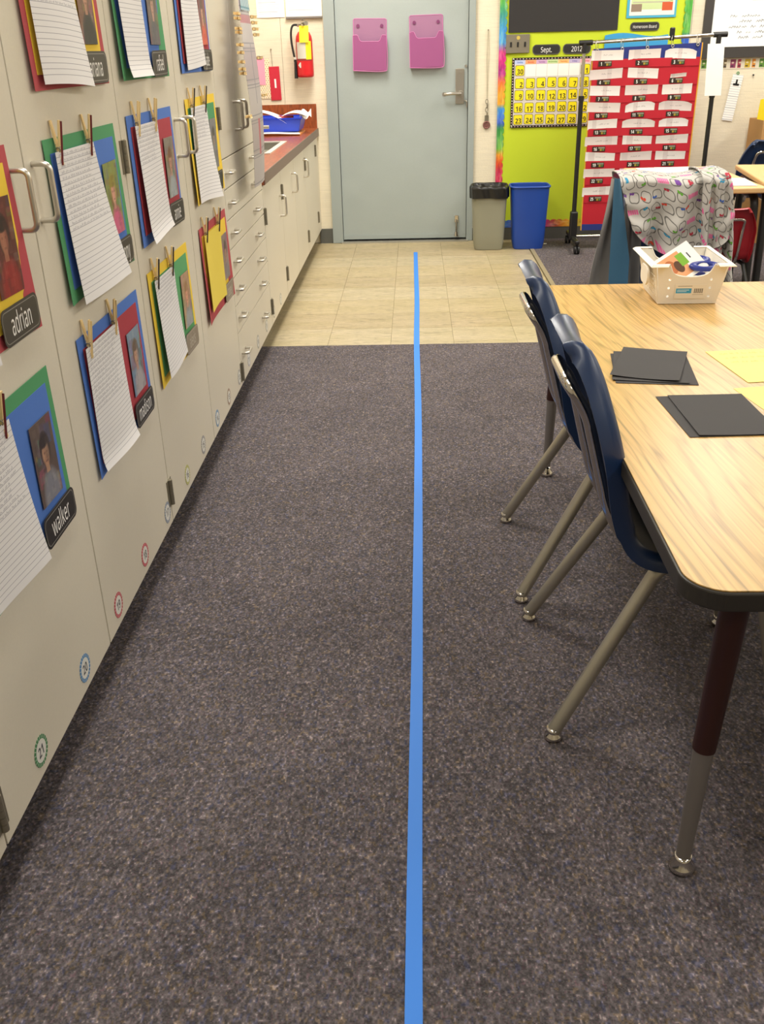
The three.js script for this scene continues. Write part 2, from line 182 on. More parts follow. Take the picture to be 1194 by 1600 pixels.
const rainbow = (bands) => canvasTex(128, 1024, (g, w, h) => { const gr = g.createLinearGradient(0, 0, 0, h); bands.forEach(([s, c]) => gr.addColorStop(s, c)); g.fillStyle = gr; g.fillRect(0, 0, w, h); for (let i = 0; i < 260; i++) { g.fillStyle = ['rgba(255,255,255,0.10)', 'rgba(0,0,60,0.08)', 'rgba(255,240,120,0.10)'][i % 3]; g.beginPath(); g.ellipse(rnd() * w, rnd() * h, 8 + rnd() * 28, 5 + rnd() * 16, rnd() * 3, 0, 7); g.fill(); } });
const leftBorderTex = rainbow([[0, '#e8501c'], [0.22, '#f2a520'], [0.34, '#4aa63c'], [0.42, '#2f8fdc'], [0.455, '#3f9ee0'], [0.48, '#d8247c'], [0.54, '#c42a86'], [0.565, '#ee6a2a'], [0.6, '#f6a828'], [0.625, '#f2a428'], [0.64, '#2f86d8'], [0.68, '#3458c4'], [0.7, '#2f8f3a'], [0.755, '#5cb034'], [0.775, '#f09a24'], [0.8, '#e2491c'], [0.825, '#d41f48'], [0.87, '#c81e62'], [0.9, '#7a2a9c'], [0.93, '#4a5ac8'], [0.96, '#34a0e4'], [0.985, '#2f7fd0'], [1, '#d02a5a']]);
const bottomBorderTex = rainbow([[0, '#2f7fd0'], [0.2, '#4aa63c'], [0.45, '#9aa83c'], [0.55, '#f0c030'], [0.62, '#e08a2c'], [0.67, '#d0503c'], [0.72, '#c0307a'], [0.8, '#7a2a9c'], [1, '#2f7fd0']]);
const boardTex = canvasTex(1024, 1024, (g, w, h) => { g.fillStyle = '#f6f6f4'; g.fillRect(0, 0, w, h); for (let i = 0; i < 16; i++) { scribble(g, 120 + rnd() * 160, 420 + rnd() * 400, 60 + i * 60, 18, 'rgba(70,80,95,0.5)'); } for (let i = 0; i < 5; i++) scribble(g, 50 + rnd() * 40, 330 + rnd() * 120, 880 + i * 26, 13, 'rgba(40,45,55,0.8)', 0.7); for (let i = 0; i < 7; i++) { g.fillStyle = 'rgba(120,140,140,0.45)'; g.fillRect(110, 640 + i * 26, 60, 6); } });
const stripTex = canvasTex(1024, 96, (g, w, h) => { g.fillStyle = '#d8cfba'; g.fillRect(0, 0, w, h); const cs = ['#5c8a34', '#a83c4c', '#b8402c', '#d88a2c', '#8a3a5c', '#4a5ca8', '#c8a82c', '#7a6a4c']; for (let i = 0; i < 24; i++) { g.fillStyle = cs[(i * 5) % 8]; g.fillRect(i * 43 + 4, 10, i % 2 ? 20 : 32, 76); g.fillStyle = 'rgba(240,230,200,0.8)'; g.beginPath(); g.arc(i * 43 + 18, 40, 8, 0, 7); g.fill(); g.fillStyle = 'rgba(30,26,40,0.7)'; g.fillRect(i * 43 + 8, 64, 16, 12); } });
stripTex.wrapS = THREE.RepeatWrapping;
const jacketTex = canvasTex(1024, 1024, (g, w, h) => {
  g.fillStyle = '#bab6b0'; g.fillRect(0, 0, w, h); const cs = ['#5a9a2c', '#3a5aa4', '#a8283c', '#6a3a8c', '#c8402c', '#2c84a8'];
  for (let j = 0; j < 9; j++) for (let i = 0; i < 9; i++) {
    const x = i * 114 + 57 + (j % 2) * 34 - 17, y = j * 114 + 57; g.save(); g.translate(x, y); g.rotate((hash(i, j, 61) - 0.5) * 0.9);
    if ((i * 2 + j * 3) % 7 === 3) { g.fillStyle = '#e0629a'; for (let k = 0; k < 6; k++) g.fillRect(-52 + k * 18, -22 + hash(i, k, 65) * 6, 14, 44); }
    else { g.strokeStyle = '#67635f'; g.lineWidth = 8; rr(g, -46, -37, 92, 74, 30); g.stroke(); g.fillStyle = cs[Math.floor(hash(i, j, 62) * 6)]; const sx = hash(i, j, 63) > 0.5 ? 20 : -26, sy = hash(i, j, 64) > 0.5 ? -26 : 22; g.beginPath(); g.ellipse(sx - 12, sy, 13, 10, 0.4, 0, 7); g.ellipse(sx + 12, sy, 13, 10, -0.4, 0, 7); g.fill(); }
    g.restore();
  }
});
jacketTex.wrapS = jacketTex.wrapT = THREE.RepeatWrapping;
const chartTex = canvasTex(256, 1024, (g, w, h) => { g.fillStyle = '#b9b0ae'; g.fillRect(0, 0, w, h); for (let i = 0; i < 9; i++) { const y = i * 114; g.fillStyle = i % 2 ? '#b3a6a7' : '#bdb5b3'; g.fillRect(0, y, w, 110); g.fillStyle = '#8f8b90'; g.fillRect(0, y + 2, w, 4); g.fillRect(0, y + 12, w, 3); g.fillRect(0, y + 100, w, 4); } g.fillStyle = '#7d8c8a'; g.beginPath(); g.ellipse(120, 250, 16, 95, 0.1, 0, 7); g.fill(); g.fillStyle = '#b47c84'; g.fillRect(0, 470, w, 26); g.fillStyle = '#c05a68'; g.fillRect(110, 800, 34, 120); g.fillStyle = '#8c868c'; g.fillRect(118, 560, 12, 190); for (let i = 0; i < 20; i++) { g.fillStyle = '#5f5a60'; g.fillRect(w - 22, 110 + i * 20, 8, 8); } });
const labelTex = canvasTex(256, 128, (g, w, h) => { g.fillStyle = '#f2ead8'; g.fillRect(0, 0, w, h); g.fillStyle = '#38a4d4'; g.fillRect(8, 34, 130, 44); g.fillStyle = '#dff0f6'; g.fillRect(18, 46, 100, 6); g.fillRect(18, 60, 80, 5); g.fillStyle = '#c0b8a8'; g.fillRect(20, 10, 120, 8); g.fillRect(150, 88, 90, 6); for (let i = 0; i < 14; i++) { g.fillStyle = '#46423c'; g.fillRect(160 + i * 5.4, 36, i % 3 ? 2 : 4, 42); } });
const cardTex = canvasTex(256, 200, (g, w, h) => { g.fillStyle = '#f6f4f0'; g.fillRect(0, 0, w, h); g.fillStyle = '#e2a070'; g.fillRect(14, 20, 150, 160); g.fillStyle = '#b86a3c'; g.beginPath(); g.ellipse(70, 90, 34, 46, 0, 0, 7); g.fill(); g.fillStyle = '#5a3a24'; g.beginPath(); g.ellipse(112, 110, 26, 40, 0, 0, 7); g.fill(); g.fillStyle = '#7cb034'; g.fillRect(130, 40, 50, 80); g.fillStyle = '#3a3a40'; g.fillRect(200, 60, 8, 40); });

// ------------------------------------------------------------------ materials
const M = {
  carpet: new THREE.MeshStandardMaterial({ map: carpetTex, bumpMap: carpetBump, bumpScale: 0.002, roughness: 0.95 }),
  tile: new THREE.MeshStandardMaterial({ map: tileTex, roughness: 0.38 }), tile2: new THREE.MeshStandardMaterial({ map: tileTex, color: C('#f4f0ea'), roughness: 0.38 }), tile3: new THREE.MeshStandardMaterial({ map: tileTex, color: C('#fbf8f0'), roughness: 0.4 }),
  grout: mat('#a08f6a', 0.8), wall: new THREE.MeshStandardMaterial({ map: wallTex, bumpMap: wallBump, bumpScale: 0.0012, roughness: 0.75, side: THREE.DoubleSide }), ceil: mat('#e6e2d8', 0.9), wallPlain: mat('#d9d0ba', 0.8),
  cab: new THREE.MeshStandardMaterial({ map: cabTex, roughness: 0.45, side: THREE.DoubleSide }), cabIn: mat('#5c564a', 0.8), toe: mat('#2b2724', 0.7), base: mat('#5a5a54', 0.6),
  steel: mat('#bdb8ae', 0.3, 0.9), chrome: mat('#cfcac2', 0.12, 1), pull: mat('#cfcabf', 0.3, 0.85), hinge: mat('#8c8574', 0.42, 0.7), dullchrome: mat('#b8b2a2', 0.36, 0.8),
  counter: new THREE.MeshStandardMaterial({ map: counterTex, roughness: 0.28 }), edge: mat('#7c6a5e', 0.5), edgeDark: mat('#5b2418', 0.5),
  door: new THREE.MeshStandardMaterial({ map: doorTex, roughness: 0.42 }), frame: mat('#9aa3a1', 0.42), black: mat('#141414', 0.5), blackPlastic: mat('#1b1a1a', 0.4), rubber: mat('#1c1b1a', 0.7),
  wood: new THREE.MeshStandardMaterial({ map: woodTex, roughness: 0.33 }), tableEdge: mat('#2c2823', 0.5), brown: mat('#3a1d17', 0.35, 0.2), legGrey: mat('#8b8580', 0.4, 0.5),
  navy: new THREE.MeshPhysicalMaterial({ color: C('#182f54'), roughness: 0.36, clearcoat: 0.15, clearcoatRoughness: 0.3, side: THREE.DoubleSide }),
  red: mat('#b8182a', 0.8), redShell: mat('#a01e28', 0.4), chartBlue: mat('#22307a', 0.75), yellowPipe: mat('#d9a02c', 0.7),
  tape: mat('#2f7fe0', 0.6), lime: new THREE.MeshStandardMaterial({ color: C('#c2d42c'), roughness: 0.85 }), paperBlack: mat('#2d2b2b', 0.85), consBlack: mat('#3b3838', 0.8), white: mat('#f4f2ee', 0.7), yellowPaper: mat('#f0e486', 0.75),
  cRed: mat('#b4454c', 0.8), cYel: mat('#ecc83a', 0.8), cGrn: mat('#4b9460', 0.8), cBlu: mat('#4a74c2', 0.8), cDrd: mat('#a83440', 0.8), cGrnL: mat('#58a066', 0.8),
  tag: new THREE.MeshStandardMaterial({ map: tagTex, roughness: 0.45 }), photo: new THREE.MeshStandardMaterial({ map: photoTex, roughness: 0.35 }), stick: new THREE.MeshStandardMaterial({ map: stickTex, roughness: 0.6 }),
  lined: linedTex.map(t => new THREE.MeshStandardMaterial({ map: t, roughness: 0.8, side: THREE.DoubleSide })), yellowLined: mat('#e6ce4e', 0.8),
  pine: mat('#e4c68c', 0.7), pineDark: mat('#6b2024', 0.6), pineBlack: mat('#3c3430', 0.6), spring: mat('#8f8a80', 0.35, 0.9),
  pink: new THREE.MeshPhysicalMaterial({ color: C('#b986aa'), roughness: 0.35, transmission: 0.3, thickness: 0, side: THREE.DoubleSide }), pinkFront: new THREE.MeshPhysicalMaterial({ color: C('#a2588a'), roughness: 0.35, transmission: 0.12, thickness: 0, side: THREE.DoubleSide }), pinkSolid: mat('#a85890', 0.4), pinkRim: mat('#cc78b0', 0.35),
  exRed: mat('#c81e24', 0.3), exTag: mat('#f0e020', 0.7), silverLabel: mat('#c8c4b8', 0.4), date: new THREE.MeshStandardMaterial({ map: dateTex, roughness: 0.5 }), cal: new THREE.MeshStandardMaterial({ map: calTex, roughness: 0.5 }),
  sign: new THREE.MeshStandardMaterial({ map: signTex, roughness: 0.5 }), slip: new THREE.MeshStandardMaterial({ map: slipTex, roughness: 0.6, side: THREE.DoubleSide }), num: new THREE.MeshStandardMaterial({ map: numTex, roughness: 0.5 }),
  binGrey: mat('#8d8c7a', 0.5), binBlue: mat('#1c449c', 0.42), bag: mat('#1a1918', 0.3), trayBlue: mat('#1b3fc4', 0.3), jacket: new THREE.MeshStandardMaterial({ map: jacketTex, roughness: 0.9, side: THREE.DoubleSide }), lining: mat('#8e8b88', 0.9), facing: mat('#3f6d8c', 0.8),
  basket: mat('#f0eadc', 0.42), label: new THREE.MeshStandardMaterial({ map: labelTex, roughness: 0.5 }), card: new THREE.MeshStandardMaterial({ map: cardTex, roughness: 0.4 }), blueHandle: mat('#26358c', 0.35), cardboard: mat('#b98d58', 0.85), deskTop: mat('#d8b078', 0.4),
  page: new THREE.MeshStandardMaterial({ map: pageTex, roughness: 0.8, side: THREE.DoubleSide }), board: new THREE.MeshStandardMaterial({ map: boardTex, roughness: 0.3 }), strip: new THREE.MeshStandardMaterial({ map: stripTex, roughness: 0.6 }), chart: new THREE.MeshStandardMaterial({ map: chartTex, roughness: 0.4, side: THREE.DoubleSide }),
};

// ------------------------------------------------------------------ the setting
const WZ = -7.104, WL = -1.32, WR = 5.4, WN = 3.0, CH = 2.75;
const FX = 0.81, FZ = -4.403;          // where carpet meets tile
struct('floor', bmm(WL - 0.15, WR + 0.15, -0.18, -0.012, WZ - 0.15, WN + 0.15), M.grout);
{
  const s = new THREE.Shape(); s.moveTo(WL, -WN); s.lineTo(WR, -WN); s.lineTo(WR, -WZ); s.lineTo(FX, -WZ); s.lineTo(FX, -FZ); s.lineTo(WL, -FZ); s.closePath();
  const g = new THREE.ExtrudeGeometry(s, { depth: 0.012, bevelEnabled: false }).rotateX(-Math.PI / 2).translate(0, -0.012, 0); uvMetres(g, 0, 2, 1 / 2.3); struct('carpet', g, M.carpet);
  struct('trim_1', [bmm(FX - 0.012, FX + 0.014, -0.012, 0.0015, WZ, FZ)], mat('#8e8266', 0.6));
  const fl = sgroup('tile_floor'); const T = 0.3048, g0 = 0.0006; let k = 0;
  for (let i = -3; i < 5; i++) for (let j = 0; j < 9; j++) {
    let x0 = -0.428 + i * T, x1 = x0 + T, z1 = FZ - j * T, z0 = z1 - T; x1 = Math.min(x1, FX - 0.012); z0 = Math.max(z0, WZ); if (x1 - x0 < 0.02 || z1 - z0 < 0.02) continue;
    const t = bmm(x0 + g0, x1 - g0, -0.012, -0.003 + 0.0003 * hash(i + 9, j, 3), z0 + g0, z1 - g0); uvMetres(t, 0, 2, 1 / 1.2, 0, hash(i + 9, j, 1), hash(i + 9, j, 2));
    part('tile', t, [M.tile, M.tile2, M.tile3][k++ % 3], fl);
  }
}
struct('ceiling', bmm(WL - 0.15, WR + 0.15, CH, CH + 0.15, WZ - 0.15, WN + 0.15), M.ceil);
struct('wall_left', bmm(WL - 0.15, WL, 0, CH, WZ, WN), M.wallPlain);
struct('wall_right', bmm(WR, WR + 0.15, 0, CH, WZ, WN), M.wallPlain);
struct('wall_front', bmm(WL - 0.15, WR + 0.15, 0, CH, WN, WN + 0.15), M.wallPlain);
const DX0 = -0.604, DX1 = 0.415, DH = 2.12;
{ // back wall round the door, faced with panels whose joints show
  const w = sgroup('wall_back'); part('backing', [bmm(WL - 0.15, DX0, 0, CH, WZ - 0.15, WZ - 0.008), bmm(DX1, WR + 0.15, 0, CH, WZ - 0.15, WZ - 0.008), bmm(DX0, DX1, DH, CH, WZ - 0.15, WZ - 0.008)], M.wallPlain, w);
  const xs = [[WL, -0.897], [-0.897, DX0], [DX1, 0.58], [0.58, 1.85], [1.85, 3.07], [3.07, 4.29], [4.29, WR]];
  for (const [a, b] of xs) part('panel', uvMetres(bmm(a + (a === WL || a === DX1 ? 0 : 0.0012), b - 0.0012, 0, CH, WZ - 0.008, WZ), 0, 1, 1 / 0.6), M.wall, w);
  struct('door_frame', [bmm(DX0, -0.53, 0, DH, WZ - 0.14, WZ + 0.025), bmm(0.372, DX1, 0, DH, WZ - 0.14, WZ + 0.025), bmm(-0.53, 0.372, 2.06, DH, WZ - 0.14, WZ + 0.025), bmm(-0.53, -0.515, 0, 2.06, WZ - 0.1, WZ - 0.035), bmm(0.357, 0.372, 0, 2.06, WZ - 0.1, WZ - 0.035)], M.frame);
  const d = sgroup('door_1'); part('door_panel', uvMetres(bmm(-0.526, 0.368, 0.022, 2.055, WZ - 0.034, WZ + 0.008), 0, 1, 1), M.door, d);
  part('door_sweep', [bmm(-0.526, 0.368, 0.022, 0.05, WZ + 0.008, WZ + 0.013)], M.frame, d); part('threshold', [bmm(-0.54, 0.385, -0.012, 0.008, WZ - 0.13, WZ + 0.055)], mat('#b5b2a6', 0.4, 0.6), d);
  const z = WZ + 0.008; const lp = part('lock_plate', [rb(0.058, 0.222, 0.012, 0.004, 0.314, 1.033, z + 0.006), cyl(0.006, 0.006, 0.006, 0, 0, 0).rotateX(Math.PI / 2).translate(0.314, 1.118, z + 0.014), cyl(0.006, 0.006, 0.006).rotateX(Math.PI / 2).translate(0.314, 0.95, z + 0.014)], M.steel, d);
  part('door_handle', [cyl(0.016, 0.018, 0.04).rotateX(Math.PI / 2).translate(0.322, 0.988, z + 0.03), bent([[0.322, 0.988, z + 0.052], [0.25, 0.99, z + 0.055], [0.208, 0.984, z + 0.045]], 0.011, 0.03), cyl(0.014, 0.014, 0.012).rotateX(Math.PI / 2).translate(0.206, 0.985, z + 0.045)], M.steel, lp);
  part('bolt_guard', [cyl(0.009, 0.009, 0.008).rotateX(Math.PI / 2).translate(0.355, 1.158, z + 0.004), tube([[0.345, 0.945, z + 0.01], [0.362, 0.935, z + 0.012], [0.364, 0.9, z + 0.01]], 0.004, 8)], M.steel, d);
  part('door_holder', [rb(0.028, 0.05, 0.02, 0.004, 0.3, 0.155, z + 0.01), bar([0.3, 0.15, z + 0.022], [0.298, 0.06, z + 0.03], 0.007), cyl(0.011, 0.016, 0.03, 0.298, 0.052, z + 0.03)], M.chrome, d);
  struct('baseboard_back', [bmm(-0.7, DX0, -0.01, 0.1, WZ, WZ + 0.012), bmm(DX1, WR, 0, 0.085, WZ, WZ + 0.012)], M.base);
}
// ceiling troffers
LIGHTS.forEach(([x, z, I], i) => {
  const t = thing('ceiling_light', ['first', 'second', 'third', 'fourth'][Math.floor(i / 3)] + ' fluorescent ceiling troffer from the door wall, ' + ['over the aisle', 'over the desks', 'in the far right row'][i % 3], 'light', [x, CH, z], 0, 'ceiling troffers');
  part('housing', [bmm(-0.32, -0.29, -0.03, 0, -0.62, 0.62), bmm(0.29, 0.32, -0.03, 0, -0.62, 0.62), bmm(-0.29, 0.29, -0.03, 0, -0.62, -0.59), bmm(-0.29, 0.29, -0.03, 0, 0.59, 0.62)], M.ceil, t);
  part('diffuser', bmm(-0.29, 0.29, -0.012, -0.004, -0.59, 0.59), new THREE.MeshStandardMaterial({ color: 0xffffff, emissive: LCOL, emissiveIntensity: 1.2 }), t);
  const l = new THREE.RectAreaLight(LCOL, I, 0.58, 1.18); l.position.set(x, CH - 0.032, z); l.rotation.x = -Math.PI / 2; scene.add(l);
});

// ------------------------------------------------------------------ cabinets along the left wall (fronts at x = CX, facing +x)
const CX = -0.685, HB = 0.1;
function pullGeo(len, so, r) { return bent([[0, -len / 2, 0], [0, -len / 2, so], [0, len / 2, so], [0, len / 2, 0]], r, 0.014, 8); } // vertical pull, standing off +z
const vPull = (() => { const g = pullGeo(0.098, 0.032, 0.0052); g.scale(1.25, 1, 1); return g; })();
const hPull = (() => { const g = pullGeo(0.075, 0.026, 0.0052); g.rotateZ(Math.PI / 2); return g; })();
const hingeGeo = mergeGeometries([0, 1, 2, 3, 4].map(i => cyl(0.0072, 0.0072, 0.0142, 0, (i - 2) * 0.0148, 0.004, 10)).concat([bx(0.045, 0.074, 0.002, 0, 0, 0.001)]).map(g => g.toNonIndexed()));
// a cabinet in local axes: x along the run (away from the camera), y up, z out; origin on the floor under its near front corner
function cabinet(name, label, z0, len, H, fronts, depth = 0.6) {
  const c = thing(name, label, 'cabinet', [CX, 0, z0], Math.PI / 2);
  part('carcass', [bmm(0, len, HB, H, -depth, -0.03), bmm(0, 0.02, HB, H, -0.03, -0.021), bmm(len - 0.02, len, HB, H, -0.03, -0.021)], M.cabIn, c);
  part('toe_kick', bmm(0, len, 0, HB, -depth, -0.075), M.toe, c);
  for (const f of fronts) {
    const g = uvMetres(rb(f.x1 - f.x0 - 0.0048, f.y1 - f.y0 - 0.0042, 0.02, 0.0012, (f.x0 + f.x1) / 2, (f.y0 + f.y1) / 2, -0.01, 1), 0, 1, 0.9, 0, hash(Math.round(f.x0 * 100), Math.round(f.y0 * 100), 5), 0);
    const d = part(f.kind || 'door', g, M.cab, c);
    for (const [x, y] of f.v || []) part('handle', vPull.clone().translate(x, y, 0), M.pull, d);
    for (const [x, y] of f.h || []) part('handle', hPull.clone().translate(x, y, 0), M.pull, d);
    for (const [x, y] of f.hin || []) part('hinge', hingeGeo.clone().translate(x, y, 0), M.hinge, d);
  }
  return c;
}
const TH = 2.15;
// far to near order: base units, drawer unit, two-door units
cabinet('tall_cabinet', 'off-white two-door tall cabinet mostly out of frame at left, nearest to the camera', 0.06, 1.195, TH, [{ x0: 0, x1: 0.598, y0: HB, y1: TH }, { x0: 0.598, x1: 1.195, y0: HB, y1: TH, hin: [[1.193, 0.175], [1.193, 1.06]], v: [[0.66, 1.055]] }]);
cabinet('tall_cabinet', 'off-white two-door tall cabinet with two bent pulls between red and green bordered cards', -1.135, 1.2, TH, [{ x0: 0, x1: 0.592, y0: HB, y1: TH, v: [[0.522, 1.055]] }, { x0: 0.592, x1: 1.2, y0: HB, y1: TH, v: [[0.628, 1.055]], hin: [[1.2, 1.06], [1.2, 0.19]] }]);
cabinet('tall_cabinet', 'off-white two-door tall cabinet beside the drawer unit, yellow bordered cards on its far door', -2.335, 1.19, TH, [{ x0: 0, x1: 0.61, y0: HB, y1: TH, v: [[0.545, 1.058]] }, { x0: 0.61, x1: 1.19, y0: HB, y1: TH, v: [[0.66, 1.058]], hin: [[1.19, 1.07], [1.19, 0.155]] }]);
{
  const ys = [0.933, 0.83, 0.723, 0.618, 0.513, 0.407, 0.303], fr = [{ x0: 0, x1: 0.385, y0: 0.933, y1: TH, v: [[0.33, 1.06]] }, { x0: 0.385, x1: 0.88, y0: 0.933, y1: TH, v: [[0.44, 1.06]] }];
  for (let i = 0; i < 7; i++) { const y1 = ys[i], y0 = i < 6 ? ys[i + 1] : HB, y = i < 6 ? (y0 + y1) / 2 + 0.003 : 0.215; fr.push({ kind: 'drawer', x0: 0, x1: 0.88, y0, y1, h: [[0.085, y], [0.63, y]] }); }
  cabinet('tall_cabinet', 'off-white cabinet of seven wide drawers with small pulls under two upper doors', -3.525, 0.88, TH, fr);
}
const BT = 0.737;
cabinet('base_cabinet', 'single-door base cabinet under the counter, next to the drawer unit', -4.405, 0.625, BT, [{ x0: 0, x1: 0.625, y0: HB, y1: BT, v: [[0.535, 0.575]], hin: [[0.012, 0.603], [0.012, 0.19]] }]);
cabinet('base_cabinet', 'two-door base cabinet under the sink, middle of the counter run', -5.03, 1.14, BT, [{ x0: 0, x1: 0.57, y0: HB, y1: BT, v: [[0.45, 0.62]], hin: [[0.002, 0.63], [0.002, 0.215]] }, { x0: 0.57, x1: 1.14, y0: HB, y1: BT, v: [[1.06, 0.63]], hin: [[1.138, 0.645], [1.138, 0.21]] }]);
cabinet('base_cabinet', 'single-door base cabinet at the end of the counter beside the door wall', -6.17, 0.7, BT, [{ x0: 0, x1: 0.7, y0: HB, y1: BT, hin: [[0.695, 0.66], [0.695, 0.22]] }]);
struct('trim_2', bmm(-1.28, CX - 0.002, HB, BT, WZ, -6.872), M.cab);
{ // counter with taupe front edge and a sink cut-out
  const c = thing('countertop', 'reddish brown laminate countertop with taupe front edge along the wall', 'countertop');
  const z0 = WZ + 0.001, z1 = -4.41, sx0 = -1.2, sx1 = -0.785, sz0 = -6.0, sz1 = -5.3;
  part('worktop', [bmm(WL + 0.002, sx0, BT + 0.002, 0.79, z0, z1), bmm(sx1, CX + 0.008, BT + 0.002, 0.79, z0, z1), bmm(sx0, sx1, BT + 0.002, 0.79, z0, sz0), bmm(sx0, sx1, BT + 0.002, 0.79, sz1, z1)].map(g => uvMetres(g, 0, 2, 2)), M.counter, c);
  part('front_edge', bmm(CX + 0.008, CX + 0.0115, BT + 0.002, 0.789, z0, z1 - 0.03), M.edge, c); part('edge_end', bmm(CX + 0.008, CX + 0.0115, BT + 0.002, 0.789, z1 - 0.03, z1), M.edgeDark, c);
  part('backsplash', [uvMetres(bmm(WL + 0.002, CX + 0.004, 0.79, 0.945, z0, z0 + 0.02), 0, 1, 2), uvMetres(bmm(WL + 0.002, WL + 0.022, 0.79, 0.945, z0 + 0.02, z1), 2, 1, 2)], M.counter, c);
  const s = thing('sink', 'stainless steel sink set into the brown counter', 'sink', [0, 0, 0]);
  part('rim', [bmm(sx0 - 0.02, sx0 + 0.01, 0.788, 0.795, sz0 - 0.02, sz1 + 0.02), bmm(sx1 - 0.01, sx1 + 0.02, 0.788, 0.795, sz0 - 0.02, sz1 + 0.02), bmm(sx0 + 0.01, sx1 - 0.01, 0.788, 0.795, sz0 - 0.02, sz0 + 0.01), bmm(sx0 + 0.01, sx1 - 0.01, 0.788, 0.795, sz1 - 0.01, sz1 + 0.02)], mat('#dad8d0', 0.42, 0.5), s);
  part('basin', [bmm(sx0 + 0.001, sx1 - 0.001, 0.745, 0.75, sz0 + 0.001, sz1 - 0.001), bmm(sx0 + 0.001, sx0 + 0.006, 0.75, 0.788, sz0 + 0.001, sz1 - 0.001), bmm(sx1 - 0.006, sx1 - 0.001, 0.75, 0.788, sz0 + 0.001, sz1 - 0.001), bmm(sx0, sx1, 0.75, 0.788, sz0 + 0.001, sz0 + 0.006), bmm(sx0, sx1, 0.75, 0.788, sz1 - 0.006, sz1 - 0.001)], mat('#98968c', 0.4, 0.5), s);
  part('faucet', [cyl(0.022, 0.026, 0.05, -1.23, 0.818, -5.62), bent([[-1.23, 0.83, -5.62], [-1.23, 0.905, -5.62], [-0.81, 0.9, -5.62]], 0.009, 0.04, 10), cyl(0.008, 0.01, 0.05, -0.865, 0.878, -5.62), cyl(0.014, 0.014, 0.016, -0.865, 0.85, -5.62)], M.pull, s);
}

// ------------------------------------------------------------------ portrait cards, lined papers and clothespins on the tall cabinets
const pinProng = (() => { const s = new THREE.Shape(); s.moveTo(-0.0008, 0); s.lineTo(-0.0046, 0.004); s.lineTo(-0.0046, 0.045); s.lineTo(-0.0038, 0.083); s.lineTo(-0.0012, 0.083); s.lineTo(-0.0006, 0.05); s.lineTo(-0.0006, 0.03); s.lineTo(-0.0016, 0.024); s.lineTo(-0.0006, 0.018); s.closePath(); return new THREE.ExtrudeGeometry(s, { depth: 0.009, bevelEnabled: false }).translate(0, 0, -0.0045).rotateY(-Math.PI / 2); })();
function buildPin(side) { // local: jaws at the origin, handles up, opening along z
  const g = new THREE.Group();
  const a = pinProng.clone().translate(0, 0, 0), b = pinProng.clone().rotateY(Math.PI);
  const P = part('prong', a.applyMatrix4(new THREE.Matrix4().makeRotationX(0.13)), M.pine, g), Q = part('prong', b.applyMatrix4(new THREE.Matrix4().makeRotationX(-0.13)), M.pine, g);
  // align: make Q the back prong
  part('painted_edge', (() => { const e = bx(0.0006, 0.078, 0.004, -0.0049, 0.043, 0.0033); return e.applyMatrix4(new THREE.Matrix4().makeRotationX(0.13)); })(), side === 1 ? M.pineDark : side === 2 ? M.pineBlack : M.pine, g, side === 1 ? 'dark red painted edge' : undefined);
  part('spring', [new THREE.TorusGeometry(0.0042, 0.0009, 6, 14).rotateY(Math.PI / 2).translate(0.0052, 0.031, 0), new THREE.TorusGeometry(0.0042, 0.0009, 6, 14).rotateY(Math.PI / 2).translate(-0.0058, 0.031, 0), bar([-0.006, 0.036, 0.004], [0.006, 0.036, 0.004], 0.0009, 6), bar([-0.006, 0.04, -0.004], [0.006, 0.04, -0.004], 0.0009, 6)], M.spring, g);
  return g;
}
const pinProto = [0, 1, 2].map(buildPin);
function pin(label, kind, pos, ry = Math.PI / 2, rz = 0, group = 'clothespins on the cabinet cards') { const o = pinProto[kind].clone(); o.name = numbered('clothespin'); o.position.set(...pos); o.rotation.set(0, ry, rz, 'YXZ'); scene.add(o); tag(o, label, 'clothespin', group); return o; }

